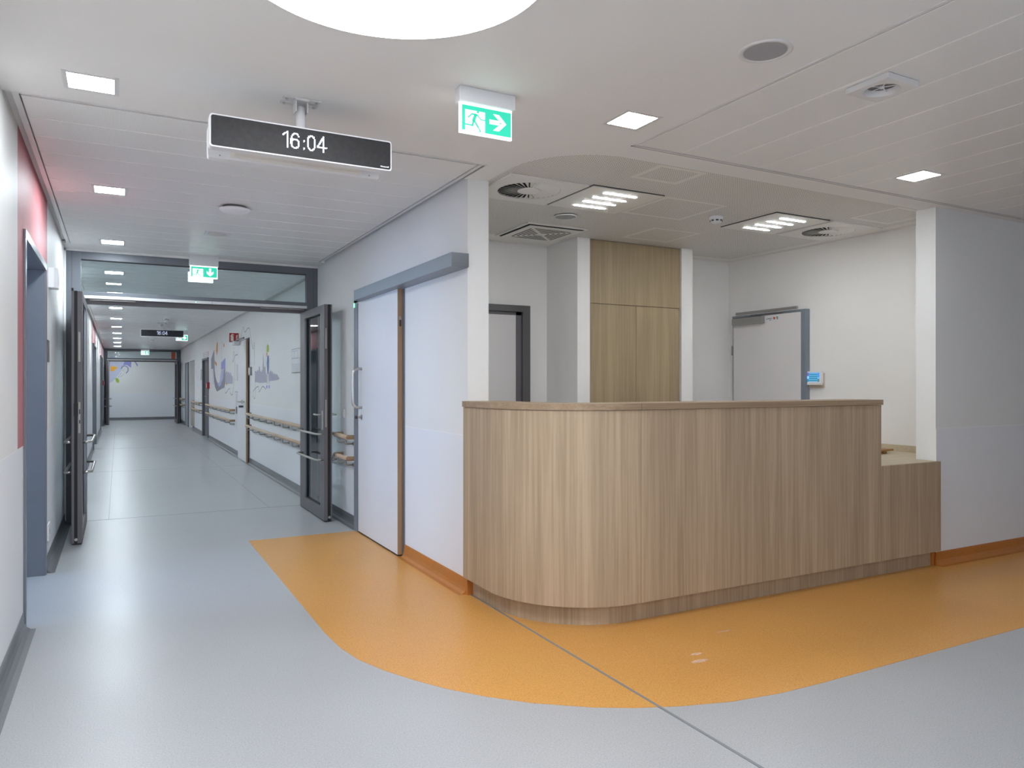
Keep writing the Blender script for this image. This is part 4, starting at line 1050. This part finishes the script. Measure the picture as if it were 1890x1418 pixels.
# ------------------------------------------------------------ murals
XM = XR-.0012
def poly(mat, pts, parent, name, h=XM, axis='x', t_=.0008):
    return MB().prism(pts, h, h+t_, axis).build(name, mat, parent)
t = thing('wall_mural', (XR, 11.7, 1.1), 'painted mural of grey city skyline with a standing child in a green hat', 'mural')
poly('mural_grey', [(12.68,1.564),(12.583,1.57),(12.514,1.548),(12.434,1.581),(12.32,1.565),(12.274,1.639),(12.208,1.63),(12.177,1.563),(12.062,1.542),(11.949,1.585),(11.896,1.819),(11.833,1.616),(11.724,1.618),(11.686,1.536),(11.593,1.484),(11.593,1.376),(11.617,1.376),(12.299,1.371),(12.335,1.38),(12.68,1.386)], t, 'skyline')
poly('mural_grey', [(11.39,1.49),(11.372,1.532),(11.3,1.54),(11.248,1.561),(11.2,1.516),(11.15,1.545),(11.097,1.521),(11.034,1.484),(10.98,1.52),(10.938,1.489),(10.87,1.50),(10.855,1.482),(10.79,1.50),(10.746,1.487),(10.686,1.462),(10.58,1.427),(10.7,1.412),(10.967,1.405),(11.372,1.397)], t, 'skyline')
poly('mural_green', [(11.525,1.953),(11.593,1.916),(11.603,1.839),(11.452,1.828),(11.403,1.87),(11.439,1.934)], t, 'painted_hat')
poly('mural_orange', [(11.603,1.834),(11.617,1.777),(11.557,1.768),(11.511,1.824)], t, 'painted_scarf')
poly('mural_blue', [(11.543,1.774),(11.593,1.662),(11.56,1.609),(11.52,1.50),(11.44,1.52),(11.40,1.607),(11.385,1.706),(11.425,1.783)], t, 'painted_child')
m = MB(); m.strip([(11.55,1.52),(11.59,1.36)], .012, 'x', XM); m.strip([(11.50,1.50),(11.53,1.36)], .012, 'x', XM); m.strip([(11.45,1.52),(11.43,1.36)], .012, 'x', XM); m.strip([(11.40,1.52),(11.36,1.36)], .012, 'x', XM)
m.build('painted_legs', 'mural_ink', t)
poly('mural_violet', [(11.63,1.312),(11.593,1.338),(11.529,1.335),(11.525,1.294),(11.607,1.287)], t, 'painted_shoe')
poly('mural_violet', [(11.425,1.338),(11.349,1.335),(11.336,1.295),(11.398,1.285),(11.434,1.313)], t, 'painted_shoe')
def smooth_line(p, k=6):
    out = []
    for i in range(len(p)-1):
        p0, p1, p2, p3 = p[max(i-1, 0)], p[i], p[i+1], p[min(i+2, len(p)-1)]
        for j in range(k):
            u = j/k
            out.append(tuple(.5*((2*p1[c])+(-p0[c]+p2[c])*u+(2*p0[c]-5*p1[c]+4*p2[c]-p3[c])*u*u+(-p0[c]+3*p1[c]-3*p2[c]+p3[c])*u**3) for c in (0, 1)))
    return out+[p[-1]]
m = MB()
m.strip(smooth_line([(14.222,2.212),(13.945,2.375),(13.765,2.274),(13.299,2.317),(13.077,2.113),(12.862,1.936),(12.735,2.032),(12.735,1.664)]), .010, 'x', XM-.0002)
m.build('painted_line', 'mural_ink', t); m = MB()
m.strip(smooth_line([(12.68,1.441),(12.626,1.289),(12.647,1.152),(12.751,1.115),(12.856,1.19),(12.795,1.247),(12.377,1.314),(12.258,1.23),(11.949,1.315),(11.654,1.274)]), .010, 'x', XM-.0002)
m.build('painted_line', 'mural_ink', t)
t = thing('wall_mural', (XR, 17.3, 1.1), 'painted mural with swooping grey and violet band and orange figures beyond the white door', 'mural')
poly('mural_slate', [(18.491,2.166),(19.163,1.955),(19.128,1.719),(18.714,1.719),(18.524,1.408),(18.338,1.287),(17.976,1.185),(16.866,1.267),(16.664,1.268),(16.476,1.377),(16.476,1.901),(16.55,1.89),(16.70,1.676),(16.82,1.534),(17.20,1.392),(17.862,1.379),(18.156,1.478),(18.393,1.649)], t, 'painted_band')
poly('mural_violet', [(16.476,1.901),(17.186,1.817),(17.186,1.671),(16.664,1.681),(16.476,1.678)], t, 'painted_flag', XM-.001)
poly('mural_lilac', [(17.129,1.663),(16.746,1.676),(16.82,1.494),(17.292,1.311),(17.578,1.297),(17.862,1.365),(17.459,1.392)], t, 'painted_slide', XM-.001)
for k, P_ in enumerate(([(17.914,2.32),(18.156,2.121),(17.976,2.003),(17.801,2.094),(17.801,2.273)], [(18.393,1.905),(18.393,1.834),(18.039,1.755),(17.956,1.823)], [(16.764,2.235),(16.783,2.157),(16.664,2.133),(16.583,2.175)], [(16.31,1.49),(16.406,1.364),(16.215,1.32),(16.146,1.477)])):
    poly('mural_orange', P_, t, 'painted_figure')
poly('mural_grey', [(16.46,1.594),(16.215,1.628),(16.07,1.576),(15.927,1.611),(15.787,1.56),(15.649,1.595),(15.561,1.533),(15.341,1.494),(15.341,1.369),(16.163,1.358),(16.46,1.39)], t, 'skyline', XM-.0004)
m = MB()
m.strip(smooth_line([(16.476,1.364),(16.441,1.167),(15.836,1.265),(15.698,1.18),(15.411,1.141),(15.256,1.256),(15.037,1.668),(15.1,1.9),(15.195,1.98),(15.349,1.784),(14.985,1.9),(14.665,1.912),(14.441,2.033),(14.35,2.18)]), .012, 'x', XM-.0002)
m.build('painted_line', 'mural_ink', t)
for L_, w_ in (([(17.0, 2.28), (17.1, 2.0), (17.05, 1.85)], .02), ([(18.9, 1.72), (18.8, 1.5), (18.7, 1.35)], .03), ([(18.0, 2.4), (18.05, 2.2)], .02)):
    MB().strip(L_, w_, 'x', XM).build('painted_stroke', 'mural_slate', t)
one('wall_mural', MB().box(XR-.002, 22.2, 1.2, XR, 22.24, 1.95).box(XR-.002, 22.5, 1.25, XR, 22.53, 1.6).box(XR-.002, 22.35, 1.5, XR, 22.37, 1.9), 'mural_lilac', (XR, 22.35, 1.5), 'faint painted vertical doodles on the wall before the alcove', 'mural')
YM_ = YE-.0012
t = thing('wall_mural', (.1, YE, 1.4), 'painted mural of child with violet parachute on the end wall of the corridor', 'mural')
def py(mat, pts, name, h=YM_): return MB().prism(pts, h, h+.0008, 'y').build(name, mat, t)
py('mural_haze', [(-.44,2.30),(-.3,2.363),(-.211,2.418),(-.043,2.317),(.231,2.338),(.293,2.202),(.169,1.957),(.002,1.696),(-.165,1.472),(-.44,1.30)], 'painted_cloud')
py('mural_violet', [(.124,2.285),(.231,2.348),(.369,2.34),(.446,2.255),(.431,1.978),(.293,2.079),(.169,2.087),(.231,2.252)], 'painted_canopy', YM_-.001)
py('mural_violet', [(.446,2.333),(.539,2.3),(.664,2.083),(.632,2.031),(.601,2.117),(.508,2.256)], 'painted_canopy', YM_-.001)
py('mural_amber', [(-.25,2.022),(-.074,2.023),(-.029,1.963),(-.158,1.833),(-.25,1.849)], 'painted_balloon', YM_-.001)
py('mural_green', [(-.097,1.576),(-.029,1.592),(.032,1.523),(.032,1.421),(-.029,1.403),(-.074,1.472)], 'painted_frog', YM_-.001)
py('metal_white', [(.108,1.956),(.2,2.026),(.307,1.977),(.314,1.872),(.231,1.783),(.124,1.836)], 'painted_child', YM_-.001)
m = MB(); m.strip([(.10,1.93),(.15,2.03),(.24,2.05),(.33,1.98),(.33,1.85),(.26,1.76)], .03, 'y', YM_-.0015); m.strip([(.12,1.80),(0,1.6)], .01, 'y', YM_-.0015); m.strip([(.2,1.76),(.08,1.62)], .01, 'y', YM_-.0015); m.strip([(.14,1.88),(.18,1.88)], .01, 'y', YM_-.0015)
m.build('painted_outline', 'mural_blue', t)
MB().box(XR-.16, YE-.003, 2.2, XR-.02, YE, 2.595).build('trim_16', 'orange_red', kind=ST)

# scuffs on the orange floor
for (x, y, w, h_, lb) in ((2.55, 2.83, .035, .014, 'pale scuff mark on the orange floor, middle of three'), (2.50, 2.75, .05, .018, 'largest pale scuff mark on the orange floor, nearest the grey edge'), (2.92, 3.02, .05, .008, 'faint pale scuff mark on the orange floor closest to the counter')):
    m = MB(); m._f([m.bm.faces.new([m.bm.verts.new((x+w*math.cos(k*PI/8)*(1+.2*math.sin(3*k)), y+h_*math.sin(k*PI/8), .0017)) for k in range(16)])])
    one('scuff_mark', m, 'scuff', (x, y, .0017), lb, 'stain')
